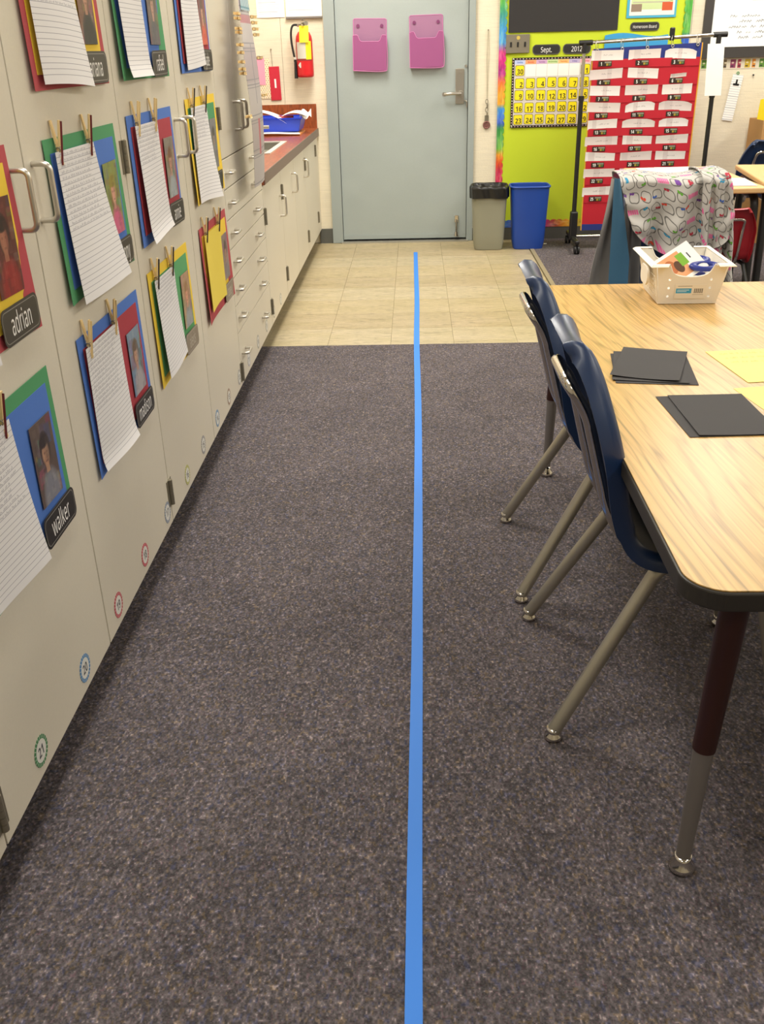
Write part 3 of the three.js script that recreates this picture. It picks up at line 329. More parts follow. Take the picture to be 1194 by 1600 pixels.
// [near edge z, bottom y, height, backing, sheet, index, card words, paper {l, r, t, b offsets}, pins kind]
const CARDS = [
  { z: -1.82, y: 1.22, b: 'cRed', s: 'cYel', i: 0, w: 'red and yellow portrait card nearest the camera in the top row', p: [0.03, 0.255, 0.01, 'top row, nearest the camera', 0], q: [0, 0.04] },
  { z: -2.383, y: 1.221, b: 'cGrn', s: 'cBlu', i: 1, w: 'green and blue portrait card, middle one of the top row', p: [0.02, 0.232, 0.006, 'top row, middle card', 1], q: [0, 0.015] },
  { z: -3.025, y: 1.223, b: 'cBlu', s: 'cDrd', i: 2, w: 'blue and dark red portrait card, farthest of the top row', p: [0.045, 0.262, 0.008, 'top row, farthest card', 1], q: [0, 0.02] },
  { z: -1.198, y: 0.84, b: 'cRed', s: 'cYel', i: 3, w: 'red and yellow portrait card cut by the left picture edge beside the bent pulls', p: [0.02, 0.222, 0.006, 'red and yellow card, left edge', 0], q: [1, 0.02], nob: 1 },
  { z: -1.824, y: 0.832, b: 'cGrn', s: 'cBlu', i: 4, w: 'green bordered blue portrait card just right of the near bent pulls, girl in pink top', p: [0.03, 0.262, -0.005, 'green bordered card right of near pulls', 0], q: [1, 0.075] },
  { z: -2.385, y: 0.839, b: 'cBlu', s: 'cDrd', i: 5, w: 'blue bordered red portrait card beside the upper hinge in the middle row', p: [0.035, 0.25, 0.003, 'blue bordered card beside upper hinge', 1], q: [0, 0.012] },
  { z: -3.025, y: 0.847, b: 'cYel', s: 'cGrn', i: 6, w: 'yellow bordered green portrait card behind the far pair of bent pulls', p: [0.03, 0.262, 0.005, 'yellow bordered card behind far pulls', 1], q: [2, 0.03] },
  { z: -1.823, y: 0.457, b: 'cBlu', s: 'cDrd', i: 7, w: 'blue bordered red portrait card low on the near cabinet above red stickers', p: [0.018, 0.245, 0.013, 'low blue bordered card above red stickers', 0], q: [0, -0.01] },
  { z: -2.388, y: 0.468, b: 'cYel', s: 'cGrnL', i: 8, w: 'yellow bordered green portrait card with tan name tag in the bottom row', p: [0.025, 0.238, 0.02, 'yellow bordered card with tan tag', 1], q: [2, 0.005] },
  { z: -3.028, y: 0.47, b: 'cRed', s: 'cYel', i: 9, w: 'red bordered yellow portrait card next to the drawers, without a white paper', p: [0.03, 0.29, 0.035, 'red bordered card next to drawers', 2], q: [2, 0] },
  { z: -1.2, y: 0.46, b: 'cGrn', s: 'cBlu', i: 10, w: 'green bordered blue portrait card lowest at the left edge, child in grey shirt', p: [0.02, 0.236, 0.012, 'lowest green bordered card, left edge', 0], q: [1, 0.02] },
];
for (const c of CARDS) {
  const W = 0.452, H = 0.306, g = thing('portrait_card', c.w, 'card', [CX, c.y, c.z], Math.PI / 2, 'portrait cards on the tall cabinets');
  // local x 0..W away from the camera
  part('backing', sheet((u, v) => [u * W, v * H, 0.003 + 0.006 * Math.pow(Math.abs(2 * u - 1), 3) * (1 - v) * (1 + 0.6 * Math.sin(c.i * 2.3))], 12, 6, 0.0007), M[c.b], g);
  part('colour_sheet', sheet((u, v) => [0.027 + u * (W - 0.05), 0.056 + v * (H - 0.082) - (u < 0.55 ? 0.03 : 0.03) * (1 - v) * (c.i === 9 ? 0.8 : 1), 0.0045 + 0.003 * Math.pow(Math.abs(2 * u - 1), 3) * (1 - v)], 10, 6, 0.0006), M[c.s], g);
  const px = 0.313 + 0.004 * Math.sin(c.i * 5), a = cell(c.i, 4, 3), ph = slab(0.1, 0.155, 0.0008, 0, 0, 0, a); ph.rotateZ(0.02 * Math.sin(c.i * 3.7)); ph.translate(px + 0.05, H - 0.155 / 2 - 0.074, 0.0078); part('photo', ph, M.photo, g);
  const tg = ext(rrect(0.162, 0.062, 0.016), 0.0008, 0, 0, 0, cell(c.i, 2, 6)); tg.rotateZ(0.015 * Math.sin(c.i * 2.1)); tg.translate(W - 0.081, 0.033, 0.0098); part('name_tag', tg, M.tag, g);
  // hanging sheet of lined paper (a thing of its own)
  const [l, r, drop, words, tex] = c.p, pw = r - l, top = H - 0.024, bot = drop, lean = c.q[1];
  const pg = thing('writing_paper', (tex === 2 ? 'plain yellow paper on the ' : 'lined handwritten paper on the ') + words, 'paper', [CX, c.y, c.z], Math.PI / 2, 'papers clipped to the portrait cards');
  const ph2 = c.i * 1.7, curl = tex === 2 ? 0.004 : [0.012, 0.008, 0.008, 0.004, 0.022, 0.01, 0.02, 0.008, 0.014, 0.004, 0.012][c.i];
  part('page', sheet((u, v) => { const d = 1 - v; return [l + u * pw + lean * d * u + 0.006 * d * Math.sin(ph2), top - d * (top - bot) + 0.012 * Math.pow(u, 2) * d * (c.i === 9 ? 0 : c.i % 3 - 1), 0.0135 + curl * d * d * (0.35 + 0.65 * Math.pow(u, 1.4)) + 0.006 * d * Math.sin(3.1 * u + ph2) + 0.006 * Math.pow(Math.max(0, d - 0.85) / 0.15, 2) * ([1, 5, 7].includes(c.i) ? 1 : 0)]; }, 12, 22, 0.0005), tex === 2 ? M.yellowLined : M.lined[tex], pg);
  // two clothespins
  [0.028, pw - 0.022].forEach((x, k) => pin(`clothespin at the ${k ? 'far' : 'near'} top corner of the paper, ${words}`, c.q[0], [CX + 0.0115, c.y + top - 0.028, c.z - (l + x)]));
}
// number stickers along the bottom of the cabinets
STK.slice(0, 15).forEach((s, i) => {
  const sh = new THREE.Shape(); for (let k = 0; k <= 44; k++) { const a = k / 44 * Math.PI * 2, r = 0.029 + (k % 2 ? 0.0012 : 0); k ? sh.lineTo(r * Math.cos(a), r * Math.sin(a)) : sh.moveTo(r, 0); }
  const zs = [-1.314, -1.567, -1.811, -2.048, -2.288, -2.541, -2.778, -3.019, -3.243, -3.47, -3.705, -3.96, -4.225, -4.48, -4.735];
  const o = part('number_sticker', ext(sh, 0.0006, 0, 0, 0, cell(i, 4, 4)).rotateY(Math.PI / 2), M.stick); o.position.set(CX + 0.0003, 0.15, zs[i]); tag(o, `small round sticker reading ${word(+s[0])} low on the off-white cabinets`, 'sticker', 'number stickers');
});
{ // clip chart hanging in front of the drawer unit
  const c = thing('clip_chart', 'long narrow printed clip chart hanging before the drawer unit, clothespins on its edges', 'chart');
  const X = (v) => -0.672 + 0.055 * Math.sin(Math.min(1, (1 - v) * 1.6) * Math.PI / 2) + 0.012 * Math.sin(v * 7), zN = (y) => -3.75 - 0.095 * (1.23 - Math.min(y, 1.23)) - 0.5 * Math.max(0, y - 1.23), zF = (y) => -4.06 + 0.02 * (1.42 - y);
  const Y = (v) => 0.805 + v * 1.1;
  part('printed_strip', sheet((u, v) => { const y = Y(v), a = zN(y), b = zF(y); return [X(v) + 0.006 * Math.sin(u * 3.1), y + (v < 0.05 ? 0 : 0), a + (b - a) * u]; }, 8, 40, 0.001), M.chart, c);
  part('header', sheet((u, v) => { const y = 1.415 + v * 0.16, a = zN(y) - 0.01, b = zF(y) + 0.01; return [X((y - 0.805) / 1.1) + 0.006, y, a + (b - a) * u]; }, 4, 8, 0.001), new THREE.MeshStandardMaterial({ map: canvasTex(128, 128, (g) => { g.fillStyle = '#a9bcc2'; g.fillRect(0, 0, 128, 128); g.fillStyle = '#5f8a98'; for (let i = 0; i < 5; i++) { g.fillRect(0, i * 28 + 6, 128, 5); g.fillRect(i * 28 + 10, 0, 6, 128); } }), roughness: 0.5 }), c);
  const ys = [1.40, 1.385, 1.352, 1.34, 1.30, 1.275, 1.245, 1.222, 1.208, 1.065]; ys.forEach((y, i) => { const v = (y - 0.805) / 1.1; pin(`${ORD[i]} clothespin on the near edge of the hanging clip chart`, 0, [X(v) + 0.002, y, zN(y) + 0.016], Math.PI / 2, Math.PI / 2, 'clothespins on the clip chart'); });
  [1.398, 1.378, 1.356, 1.336, 1.255, 1.12].forEach((y, i) => { const v = (y - 0.805) / 1.1; pin(`${ORD[i]} clothespin on the far edge of the hanging clip chart`, i === 4 ? 2 : 0, [X(v) + 0.002, y, zF(y) - 0.016], Math.PI / 2, -Math.PI / 2, 'clothespins on the clip chart'); });
}

// ------------------------------------------------------------------ tape on the floor
{
  const P = [[-0.012, 0.35], [-0.0125, -0.9], [-0.004, -1.887], [0.0015, -2.6], [0.005, -3.49], [0.002, -4.38], [0.003, -4.72], [0.006, -5.267], [0.003, -6.0], [0.001, -6.68]]; const cv = new THREE.CatmullRomCurve3(P.map(p => new THREE.Vector3(p[0], 0, p[1])));
  const o = part('floor_tape', sheet((u, v) => { const c = cv.getPoint(v); return [c.x + (0.5 - u) * 0.0265, c.z < FZ ? -0.0012 : 0.0022, c.z]; }, 2, 160, 0.0008), M.tape); tag(o, 'strip of blue painter tape running down the aisle towards the door', 'tape');
}
tag(part('paper_scrap', bmm(0.915, 0.935, 0.001, 0.003, -6.9, -6.88), M.white), 'tiny white paper scrap on the carpet by the blue bin', 'scrap');

// ------------------------------------------------------------------ things on the back wall, left of the door
const WF = WZ + 0.0005;
function wallPage(name, label, x0, x1, y0, y1, m, z = WF, bow = 0.006) { const o = part(name, sheet((u, v) => [x0 + u * (x1 - x0), y0 + v * (y1 - y0), z + 0.001 + bow * (1 - v) * (0.4 + 0.6 * Math.sin(u * 3.1))], 8, 8, 0.0006), m); return tag(o, label, 'paper'); }
wallPage('notice_paper', 'white printed notice sheet pinned above the counter left of the extinguisher', -1.05, -0.863, 1.483, 1.76, M.page);
{ const t = thing('wall_file', 'white papers in a grey edged wall holder above the extinguisher', 'holder', [0, 0, WF]); part('pages', bmm(-0.852, -0.612, 1.485, 1.8, 0.002, 0.008), M.page, t); part('bottom_rail', rb(0.245, 0.014, 0.022, 0.003, -0.732, 1.478, 0.011), M.legGrey, t); }
{ // extinguisher
  const e = thing('fire_extinguisher', 'red fire extinguisher with black hose and yellow tag on the wall beside the door', 'extinguisher', [-0.735, 1.115, WZ + 0.075]);
  const L = (p) => new THREE.LatheGeometry(p.map(q => new THREE.Vector2(...q)), 32);
  part('cylinder', L([[0, 0], [0.045, 0], [0.055, 0.006], [0.056, 0.02], [0.056, 0.225], [0.052, 0.25], [0.04, 0.272], [0.022, 0.285], [0.018, 0.3], [0, 0.3]]), M.exRed, e);
  const lab = new THREE.CylinderGeometry(0.0567, 0.0567, 0.1, 24, 1, true, -0.95, 1.2).translate(0, 0.165, 0); part('label', lab, M.silverLabel, e); part('label', new THREE.CylinderGeometry(0.0567, 0.0567, 0.11, 16, 1, true, 0.26, 0.75).translate(0, 0.165, 0), M.exTag, e, 'yellow panel of the label');
  part('label', new THREE.CylinderGeometry(0.0567, 0.0567, 0.012, 24, 1, true, -1, 2).translate(0, 0.108, 0), mat('#8a2c2c', 0.5), e); part('label', ext((() => { const s = new THREE.Shape(); s.moveTo(0, 0.018); s.lineTo(0.04, 0); s.lineTo(0, -0.018); s.lineTo(-0.014, 0); s.closePath(); return s; })(), 0.001, -0.028, 0.076, 0.05), M.silverLabel, e);
  part('valve', [cyl(0.016, 0.018, 0.04, 0, 0.315, 0), cyl(0.012, 0.012, 0.03).rotateZ(Math.PI / 2).translate(-0.025, 0.318, 0)], M.chrome, e); part('lever', [rb(0.02, 0.008, 0.08, 0.002, 0.004, 0.345, 0.02), rb(0.02, 0.008, 0.075, 0.002, 0.004, 0.325, 0.025)], M.chrome, e);
  part('gauge', cyl(0.014, 0.014, 0.01).rotateX(Math.PI / 2).translate(0.022, 0.325, 0.02), M.steel, e);
  part('hose', tube([[-0.035, 0.318, 0], [-0.068, 0.315, 0.005], [-0.082, 0.28, 0.01], [-0.083, 0.22, 0.012], [-0.075, 0.16, 0.012], [-0.066, 0.11, 0.012]], 0.007, 10), M.rubber, e); part('nozzle', [cyl(0.009, 0.009, 0.02, -0.065, 0.105, 0.012), cyl(0.0085, 0.0125, 0.1, -0.064, 0.045, 0.012)], M.black, e); part('strap', cyl(0.012, 0.012, 0.015, -0.064, 0.118, 0.012), M.silverLabel, e);
  part('tag', sheet((u, v) => [-0.024 + u * 0.062, 0.212 + v * 0.1, 0.062 - 0.03 * v + 0.004 * Math.sin(u * 3)], 4, 6, 0.001), M.exTag, e, 'yellow inspection tag'); part('bracket', bmm(-0.02, 0.02, 0.05, 0.26, -0.074, -0.052), M.steel, e);
}
{ const t = thing('hanging_folder', 'red rectangular hall pass hanging by a string beside the extinguisher', 'pass', [-0.955, 0.98, WF]); part('pass', rb(0.072, 0.212, 0.006, 0.003, 0, 0.1, 0.006), mat('#c8243a', 0.45), t); part('label', slab(0.012, 0.056, 0.001, 0.002, 0.1, 0.0096), M.white, t); part('string', bar([-0.008, 0.2, 0.006], [-0.01, 0.31, 0.004], 0.0012, 6), M.legGrey, t); part('nail', cyl(0.004, 0.004, 0.012).rotateX(Math.PI / 2).translate(-0.01, 0.312, 0.006), M.hinge, t); t.rotation.z = 0.02; }
{ const tx = canvasTex(256, 512, (g, w, h) => { g.fillStyle = '#efe2c0'; g.fillRect(0, 0, w, h); for (let j = 0; j < 22; j++) for (let i = 0; i < 11; i++) { g.fillStyle = ['#9c3c40', '#b8763c', '#7a4a3a'][(i + j) % 3]; g.beginPath(); g.arc(i * 25 + (j % 2) * 12, j * 25, 5, 0, 7); g.fill(); } });
  const t = thing('dotted_card', 'polka dotted card with a pink sheet on the wall behind the clip chart', 'card', [0, 0, WF]); part('dotted_sheet', slab(0.16, 0.25, 0.002, -1.07, 1.11, 0.003), new THREE.MeshStandardMaterial({ map: tx, roughness: 0.6 }), t); part('pink_sheet', slab(0.085, 0.17, 0.002, -1.065, 1.158, 0.006), mat('#f0a0b8', 0.7), t); part('orange_sheet', slab(0.05, 0.2, 0.002, -1.11, 1.09, 0.008), mat('#f08c3c', 0.7), t); part('clip', rb(0.05, 0.012, 0.008, 0.003, -1.06, 1.24, 0.008), mat('#8c4a50', 0.4), t); }
{ // blue tray with papers, on the counter
  const tz = -6.72, t = thing('paper_tray', 'bright blue plastic bin at the far end of the brown counter', 'tray', [-0.885, 0.808, tz]);
  const w = 0.3, d = 0.32, h = 0.082; part('tray_body', [[-1, 0], [1, 0], [0, -1], [0, 1]].map(([a, b]) => sheet((u, v) => { const k = 0.86 + 0.14 * v; return a ? [a * w / 2 * k, v * h, (u - 0.5) * d * k * a] : [(u - 0.5) * w * k * -b, v * h, b * d / 2 * k]; }, 2, 3, 0.003)).concat([bx(w * 0.86, 0.003, d * 0.86, 0, 0.0015, 0)]), M.trayBlue, t); part('rim', [bmm(-w / 2 - 0.008, w / 2 + 0.008, h - 0.008, h, d / 2 - 0.002, d / 2 + 0.009), bmm(-w / 2 - 0.008, w / 2 + 0.008, h - 0.008, h, -d / 2 - 0.009, -d / 2 + 0.002), bmm(-w / 2 - 0.009, -w / 2 + 0.002, h - 0.008, h, -d / 2, d / 2), bmm(w / 2 - 0.002, w / 2 + 0.009, h - 0.008, h, -d / 2, d / 2)], M.trayBlue, t);
  const pp = (n, l, f, m) => tag(part(n, sheet(f, 8, 6, 0.0008), m), l, 'paper', 'papers in and under the blue bin');
  pp('loose_paper', 'white paper curling over the near left side of the blue bin', (u, v) => [-1.05 + u * 0.22, 0.935 - 0.075 * u * u - 0.01 * Math.sin(v * 3), -6.55 - v * 0.2], M.white);
  pp('loose_paper', 'white paper bending over the right side of the blue bin', (u, v) => [-0.86 + u * 0.16, 0.9 + 0.02 * Math.sin(u * 3.1) + 0.004 * v, -6.56 - v * 0.22], M.white);
  tag(part('crumpled_paper', sheet((u, v) => [-0.745 + u * 0.075, 0.888 + v * 0.04 + 0.012 * Math.sin(u * 9 + v * 5), -6.6 - v * 0.03 + 0.02 * Math.sin(u * 7)], 10, 8, 0.0008), M.white), 'crumpled white paper corner sticking out of the blue bin', 'paper');
  tag(part('red_folder', bmm(-0.92, -0.8, 0.815, 0.897, -6.72, -6.715), M.cRed), 'red folder standing inside the blue bin', 'folder');
  pp('loose_paper', 'white papers lying under the blue bin on the counter', (u, v) => [-1.02 + u * 0.29 - 0.06 * v * u, 0.803 + 0.003 * Math.sin(u * 5), -6.45 - v * 0.32], M.white);
  tag(part('orange_folder', bmm(-0.99, -0.735, 0.7905, 0.8, -6.8, -6.48), mat('#e0904c', 0.7)), 'orange folder lowest under the blue bin on the counter', 'folder');
}
// ------------------------------------------------------------------ on the door
function filePocket(label, x, y, tilt) {
  const t = thing('file_pocket', label, 'file pocket', [x, y, WZ + 0.009], 0, 'pink file pockets on the door'); t.rotation.z = tilt;
  part('back_panel', ext(rrect(0.222, 0.315, 0.012), 0.0025, 0, 0, 0.001), M.pink, t);
  const s = new THREE.Shape(); const w = 0.113; s.moveTo(-w, -0.157); s.lineTo(w, -0.157); s.lineTo(w, 0.052); s.quadraticCurveTo(w - 0.004, 0.062, w - 0.03, 0.058); s.lineTo(w - 0.045, 0.028); s.quadraticCurveTo(w - 0.05, 0.022, w - 0.06, 0.02); s.lineTo(-w + 0.06, 0.02); s.quadraticCurveTo(-w + 0.05, 0.022, -w + 0.045, 0.028); s.lineTo(-w + 0.03, 0.058); s.quadraticCurveTo(-w + 0.004, 0.062, -w, 0.052); s.closePath();
  part('front_panel', ext(s, 0.0025, 0, 0, 0.036), M.pinkFront, t); part('rim', tube(s.getPoints(5).map(q => [q.x, q.y, 0.038]), 0.0022, 6, 0.2, 140), M.pinkRim, t, 'lighter pink rim'); part('rim', tube(rrect(0.222, 0.315, 0.012).getPoints(4).map(q => [q.x, q.y, 0.003]), 0.0024, 6, 0.2, 120), M.pinkRim, t, 'lighter pink rim'); part('side_wall', [bmm(-w, -w + 0.003, -0.157, 0.052, 0.003, 0.036), bmm(w - 0.003, w, -0.157, 0.052, 0.003, 0.036), bmm(-w, w, -0.157, -0.153, 0.003, 0.036)], M.pinkSolid, t);
  for (const dx of [-0.08, 0.08]) part('magnet', cyl(0.011, 0.011, 0.006).rotateX(Math.PI / 2).translate(dx, 0.115, 0.006), mat('#7a3a66', 0.4), t);
}
filePocket('left translucent pink file pocket on the grey door', -0.295, 1.302, -0.02); filePocket('right translucent pink file pocket on the grey door, nearer the lever', 0.086, 1.314, 0.012);
{ const t = thing('key_chain', 'key ring on a long cord hanging from a nail right of the door', 'key ring', [0.503, 0.782, WF]); part('nail', cyl(0.004, 0.004, 0.014).rotateX(Math.PI / 2).translate(-0.002, 0.59, 0.006), M.hinge, t); part('cord', [tube([[-0.002, 0.588, 0.01], [0.006, 0.45, 0.006], [0.002, 0.3, 0.006], [0.0, 0.17, 0.006]], 0.0016, 6), tube([[-0.004, 0.588, 0.01], [-0.008, 0.45, 0.006], [-0.004, 0.3, 0.006], [-0.001, 0.17, 0.006]], 0.0016, 6)], mat('#b0a890', 0.8), t);
  part('chain', [0, 1, 2, 3].map(i => new THREE.TorusGeometry(0.012, 0.0028, 6, 14).scale(0.7, 1.2, 1).rotateY(i % 2 ? 1.2 : 0.2).translate(i % 2 ? 0.003 : -0.002, 0.15 - i * 0.026, 0.012)), M.hinge, t); part('key', [rb(0.022, 0.05, 0.003, 0.001, 0.002, 0.038, 0.008), rb(0.016, 0.045, 0.003, 0.001, -0.006, 0.04, 0.012)], M.hinge, t); part('ring', [new THREE.TorusGeometry(0.021, 0.005, 8, 22).translate(0, 0, 0.01), cyl(0.014, 0.014, 0.004).rotateX(Math.PI / 2).translate(0, 0, 0.008)], mat('#8a5c58', 0.4, 0.5), t); }

// ------------------------------------------------------------------ bulletin board
const BX0 = 0.575, BX1 = 1.84, BY0 = 0.085, BY1 = 2.3;
{ const t = thing('bulletin_board', 'lime green paper covered bulletin board with wavy rainbow border right of the door', 'bulletin board', [0, 0, WF]);
  part('green_paper', sheet((u, v) => [BX0 + 0.02 + u * (BX1 - BX0 - 0.04), BY0 + 0.02 + v * (BY1 - BY0 - 0.04), 0.0075 + 0.0022 * Math.sin(u * 11 + v * 4) * Math.sin(v * 7 + 1) + 0.0012 * Math.sin(u * 23 + v * 9)], 40, 50, 0.002), M.lime, t);
  const wavy = (L, w, flip) => { const s = new THREE.Shape(); s.moveTo(0, 0); s.lineTo(0, L); const n = Math.round(L / 0.045); s.lineTo(w, L); for (let i = n; i > 0; i--) { const y1 = L * i / n, y0 = L * (i - 1) / n; s.bezierCurveTo(w + 0.012, y1 - 0.004, w + 0.012, y0 + 0.004, w - 0.004 * (i % 2), y0); } s.closePath(); return s; };
  part('border_strip', ext(wavy(BY1 - BY0, 0.042), 0.0015, BX0, BY0, 0.0115), new THREE.MeshStandardMaterial({ map: leftBorderTex, roughness: 0.5 }), t);
  const rbm = new THREE.MeshStandardMaterial({ map: bottomBorderTex, roughness: 0.5 }); const e2 = ext(wavy(BY1 - BY0, 0.042), 0.0015, 0, 0, 0); e2.rotateY(Math.PI).translate(BX1, BY0, 0.0135); part('border_strip', e2, new THREE.MeshStandardMaterial({ map: rainbow([[0, '#e8501c'], [0.3, '#f2a520'], [0.36, '#4aa63c'], [0.44, '#57ad3a'], [0.455, '#2f5fc8'], [0.5, '#3484d8'], [0.6, '#7a2a9c'], [1, '#d02a5a']]), roughness: 0.5 }), t);
  const e3 = ext(wavy(BX1 - BX0 - 0.08, 0.044), 0.0015, 0, 0, 0); e3.rotateZ(-Math.PI / 2).scale(1, -1, 1); const ix = e3.attributes.position; e3.computeVertexNormals(); e3.translate(BX0 + 0.04, BY0, 0.0118); part('border_strip', e3, rbm, t);
}
const BF = WF + 0.0135;
tag(part('poster', sheet((u, v) => [0.635 + u * 0.725, 1.351 + v * 0.62, BF + 0.001 + 0.003 * Math.sin(u * 4) * (1 - v)], 10, 6, 0.001), M.paperBlack), 'large plain black paper panel at the top of the green bulletin board', 'poster');
{ const t = thing('switch_plate', 'steel switch plate with three slots on the green board', 'switch', [0.7, 1.284, BF], 0); part('plate', rb(0.158, 0.114, 0.01, 0.003, 0, 0, 0.006), mat('#8f8878', 0.4, 0.6), t); for (const x of [-0.046, 0, 0.048]) part('toggle', rb(0.011, 0.03, 0.008, 0.002, x, -0.004, 0.013), M.black, t); part('emblem', cyl(0.012, 0.012, 0.002).rotateX(Math.PI / 2).translate(0.002, 0.036, 0.012), mat('#c8b050', 0.5), t); }
function signPill(name, label, x, y, w, h, r) { tag(part(name, ext(rrect(w, h, h * 0.4), 0.001, x, y, BF, r), M.sign), label, 'sign'); }
signPill('name_plate', 'black rounded paper label reading Sept. above the calendar', 0.894, 1.245, 0.186, 0.062, [0, 1 - 170 / 512, 0.5, 1]); signPill('name_plate', 'black rounded paper label reading 2012 above the calendar', 1.098, 1.245, 0.186, 0.062, [0.5, 1 - 170 / 512, 1, 1]); signPill('name_plate', 'black rounded label reading Homeroom Board under the small poster', 1.539, 1.367, 0.192, 0.052, [0, 1 - 340 / 512, 0.5, 1 - 170 / 512]);
{ const t = thing('poster', 'small printed poster on blue backing at the top right of the green board', 'poster', [0, 0, BF]); part('backing', slab(0.325, 0.3, 0.001, 1.574, 1.568, 0.001), mat('#46a8c8', 0.6), t); part('print', slab(0.295, 0.28, 0.001, 1.576, 1.572, 0.002, [0.5, 0, 1, 1 - 170 / 512]), M.sign, t); }
tag(part('blue_banner', sheet((u, v) => [1.28 + u * 0.42, 1.22 + v * 0.1 + 0.012 * Math.sin(u * 6), BF + 0.001 + 0.002 * Math.sin(u * 9)], 14, 3, 0.001), mat('#3a9ad0', 0.5)), 'blue wavy paper strip on the green board behind the rack bar', 'paper');
{ // calendar and its number cards
  const X0 = 0.667, X1 = 1.215, Y0 = 0.759, Y1 = 1.199; const t = tag(part('calendar', slab(X1 - X0, Y1 - Y0, 0.002, (X0 + X1) / 2, (Y0 + Y1) / 2, BF + 0.002), M.cal), 'monthly calendar chart with black zigzag border on the green board', 'calendar');
  const W = X1 - X0, H = Y1 - Y0, cw = (W * 964 / 1024) / 7, x0 = X0 + W * 30 / 1024, ytop = Y1 - H * 80 / 832, rh = H * 145 / 832;
  DATES.forEach((n, k) => { let r, c; if (n === 30) { r = 0; c = 0; } else if (n === 1) { r = 0; c = 6; } else { r = 1 + Math.floor((n - 2) / 7); c = (n - 2) % 7; }
    const o = part('number_card', ext(rrect(0.061, 0.064, 0.009), 0.001, 0, 0, 0, cell(k, 6, 6)), M.date); o.position.set(x0 + (c + 0.5) * cw + 0.002 * Math.sin(k * 7), ytop - (r + 0.5) * rh + 0.002 * Math.cos(k * 5), BF + 0.0035); o.rotation.z = 0.03 * Math.sin(k * 3.3); tag(o, `yellow calendar card printed with the number ${word(n)}`, 'card', 'number cards on the calendar'); });
}
// ------------------------------------------------------------------ whiteboard and strips right of the board
{ const t = thing('whiteboard', 'white board with faint writing and dark frame at the top right', 'whiteboard', [0, 0, WF]); part('surface', slab(2.3, 1.25, 0.01, 3.13, 1.855, 0.01), M.board, t); part('frame', [bmm(1.925, 1.98, 1.165, 2.52, 0, 0.024), bmm(1.98, 4.32, 1.165, 1.226, 0, 0.024), bmm(4.28, 4.32, 1.226, 2.52, 0, 0.024), bmm(1.98, 4.28, 2.48, 2.52, 0, 0.024)], mat('#3c3835', 0.5), t); }
tag(part('alphabet_strip', slab(2.3, 0.066, 0.001, 3.09, 1.128, WF + 0.001, [0, 0, 2, 1]), M.strip), 'cream picture strip running under the whiteboard', 'strip');
{ const t = thing('bookmark', 'white printed bookmark hanging aslant from a hook under the whiteboard', 'bookmark', [2.2, 1.06, WF]); t.rotation.z = -0.135; part('strip', slab(0.072, 0.29, 0.001, 0, -0.145, 0.006, [0.1, 0.1, 0.35, 0.9]), M.page, t); part('emblem', [rb(0.012, 0.03, 0.001, 0.0004, 0, -0.045, 0.0072), rb(0.04, 0.014, 0.001, 0.0004, 0, -0.062, 0.0072)], M.black, t); part('hook', new THREE.TorusGeometry(0.008, 0.0025, 6, 14).translate(-0.005, 0.008, 0.006), M.cGrn, t); }
tag(part('pin', cyl(0.005, 0.005, 0.012).rotateX(Math.PI / 2).translate(2.3, 1.055, WF + 0.007), M.black), 'small dark pin in the wall under the picture strip', 'pin');
{ const t = thing('cardboard_box', 'tan cardboard file box with a hand hole against the wall at right', 'box', [2.53, 0, -6.9]); const s = rrect(0.46, 0.79, 0.004); const hole = new THREE.Path(); hole.absellipse(-0.17, 0.33, 0.018, 0.014, 0, Math.PI * 2, false); s.holes.push(hole); part('front_panel', ext(s, 0.004, 0, 0.395, 0.13), M.cardboard, t); part('hand_hole', [new THREE.TorusGeometry(0.017, 0.004, 8, 24).scale(1.05, 0.85, 1).translate(-0.17, 0.725, 0.132), cyl(0.016, 0.016, 0.002, 0, 0, 0).rotateX(Math.PI / 2).translate(-0.17, 0.725, 0.127)], mat('#5a4020', 0.8), t); part('body', [bmm(-0.23, -0.226, 0, 0.79, -0.15, 0.13), bmm(0.226, 0.23, 0, 0.79, -0.15, 0.13), bmm(-0.226, 0.226, 0, 0.79, -0.15, -0.146), bmm(-0.226, 0.226, 0, 0.004, -0.146, 0.13)], M.cardboard, t); }
{ const t = thing('yellow_folder', 'bright yellow folder sticking out of the cardboard box', 'folder', [2.44, 0.01, -6.9]); part('cover', sheet((u, v) => [-0.13 + u * 0.26 - 0.01 * Math.sin(v * 9), v * 0.9 + 0.012 * Math.sin(u * 8), 0.0 + 0.012 * Math.sin(u * 4)], 8, 8, 0.002), mat('#f0d81c', 0.5), t); }

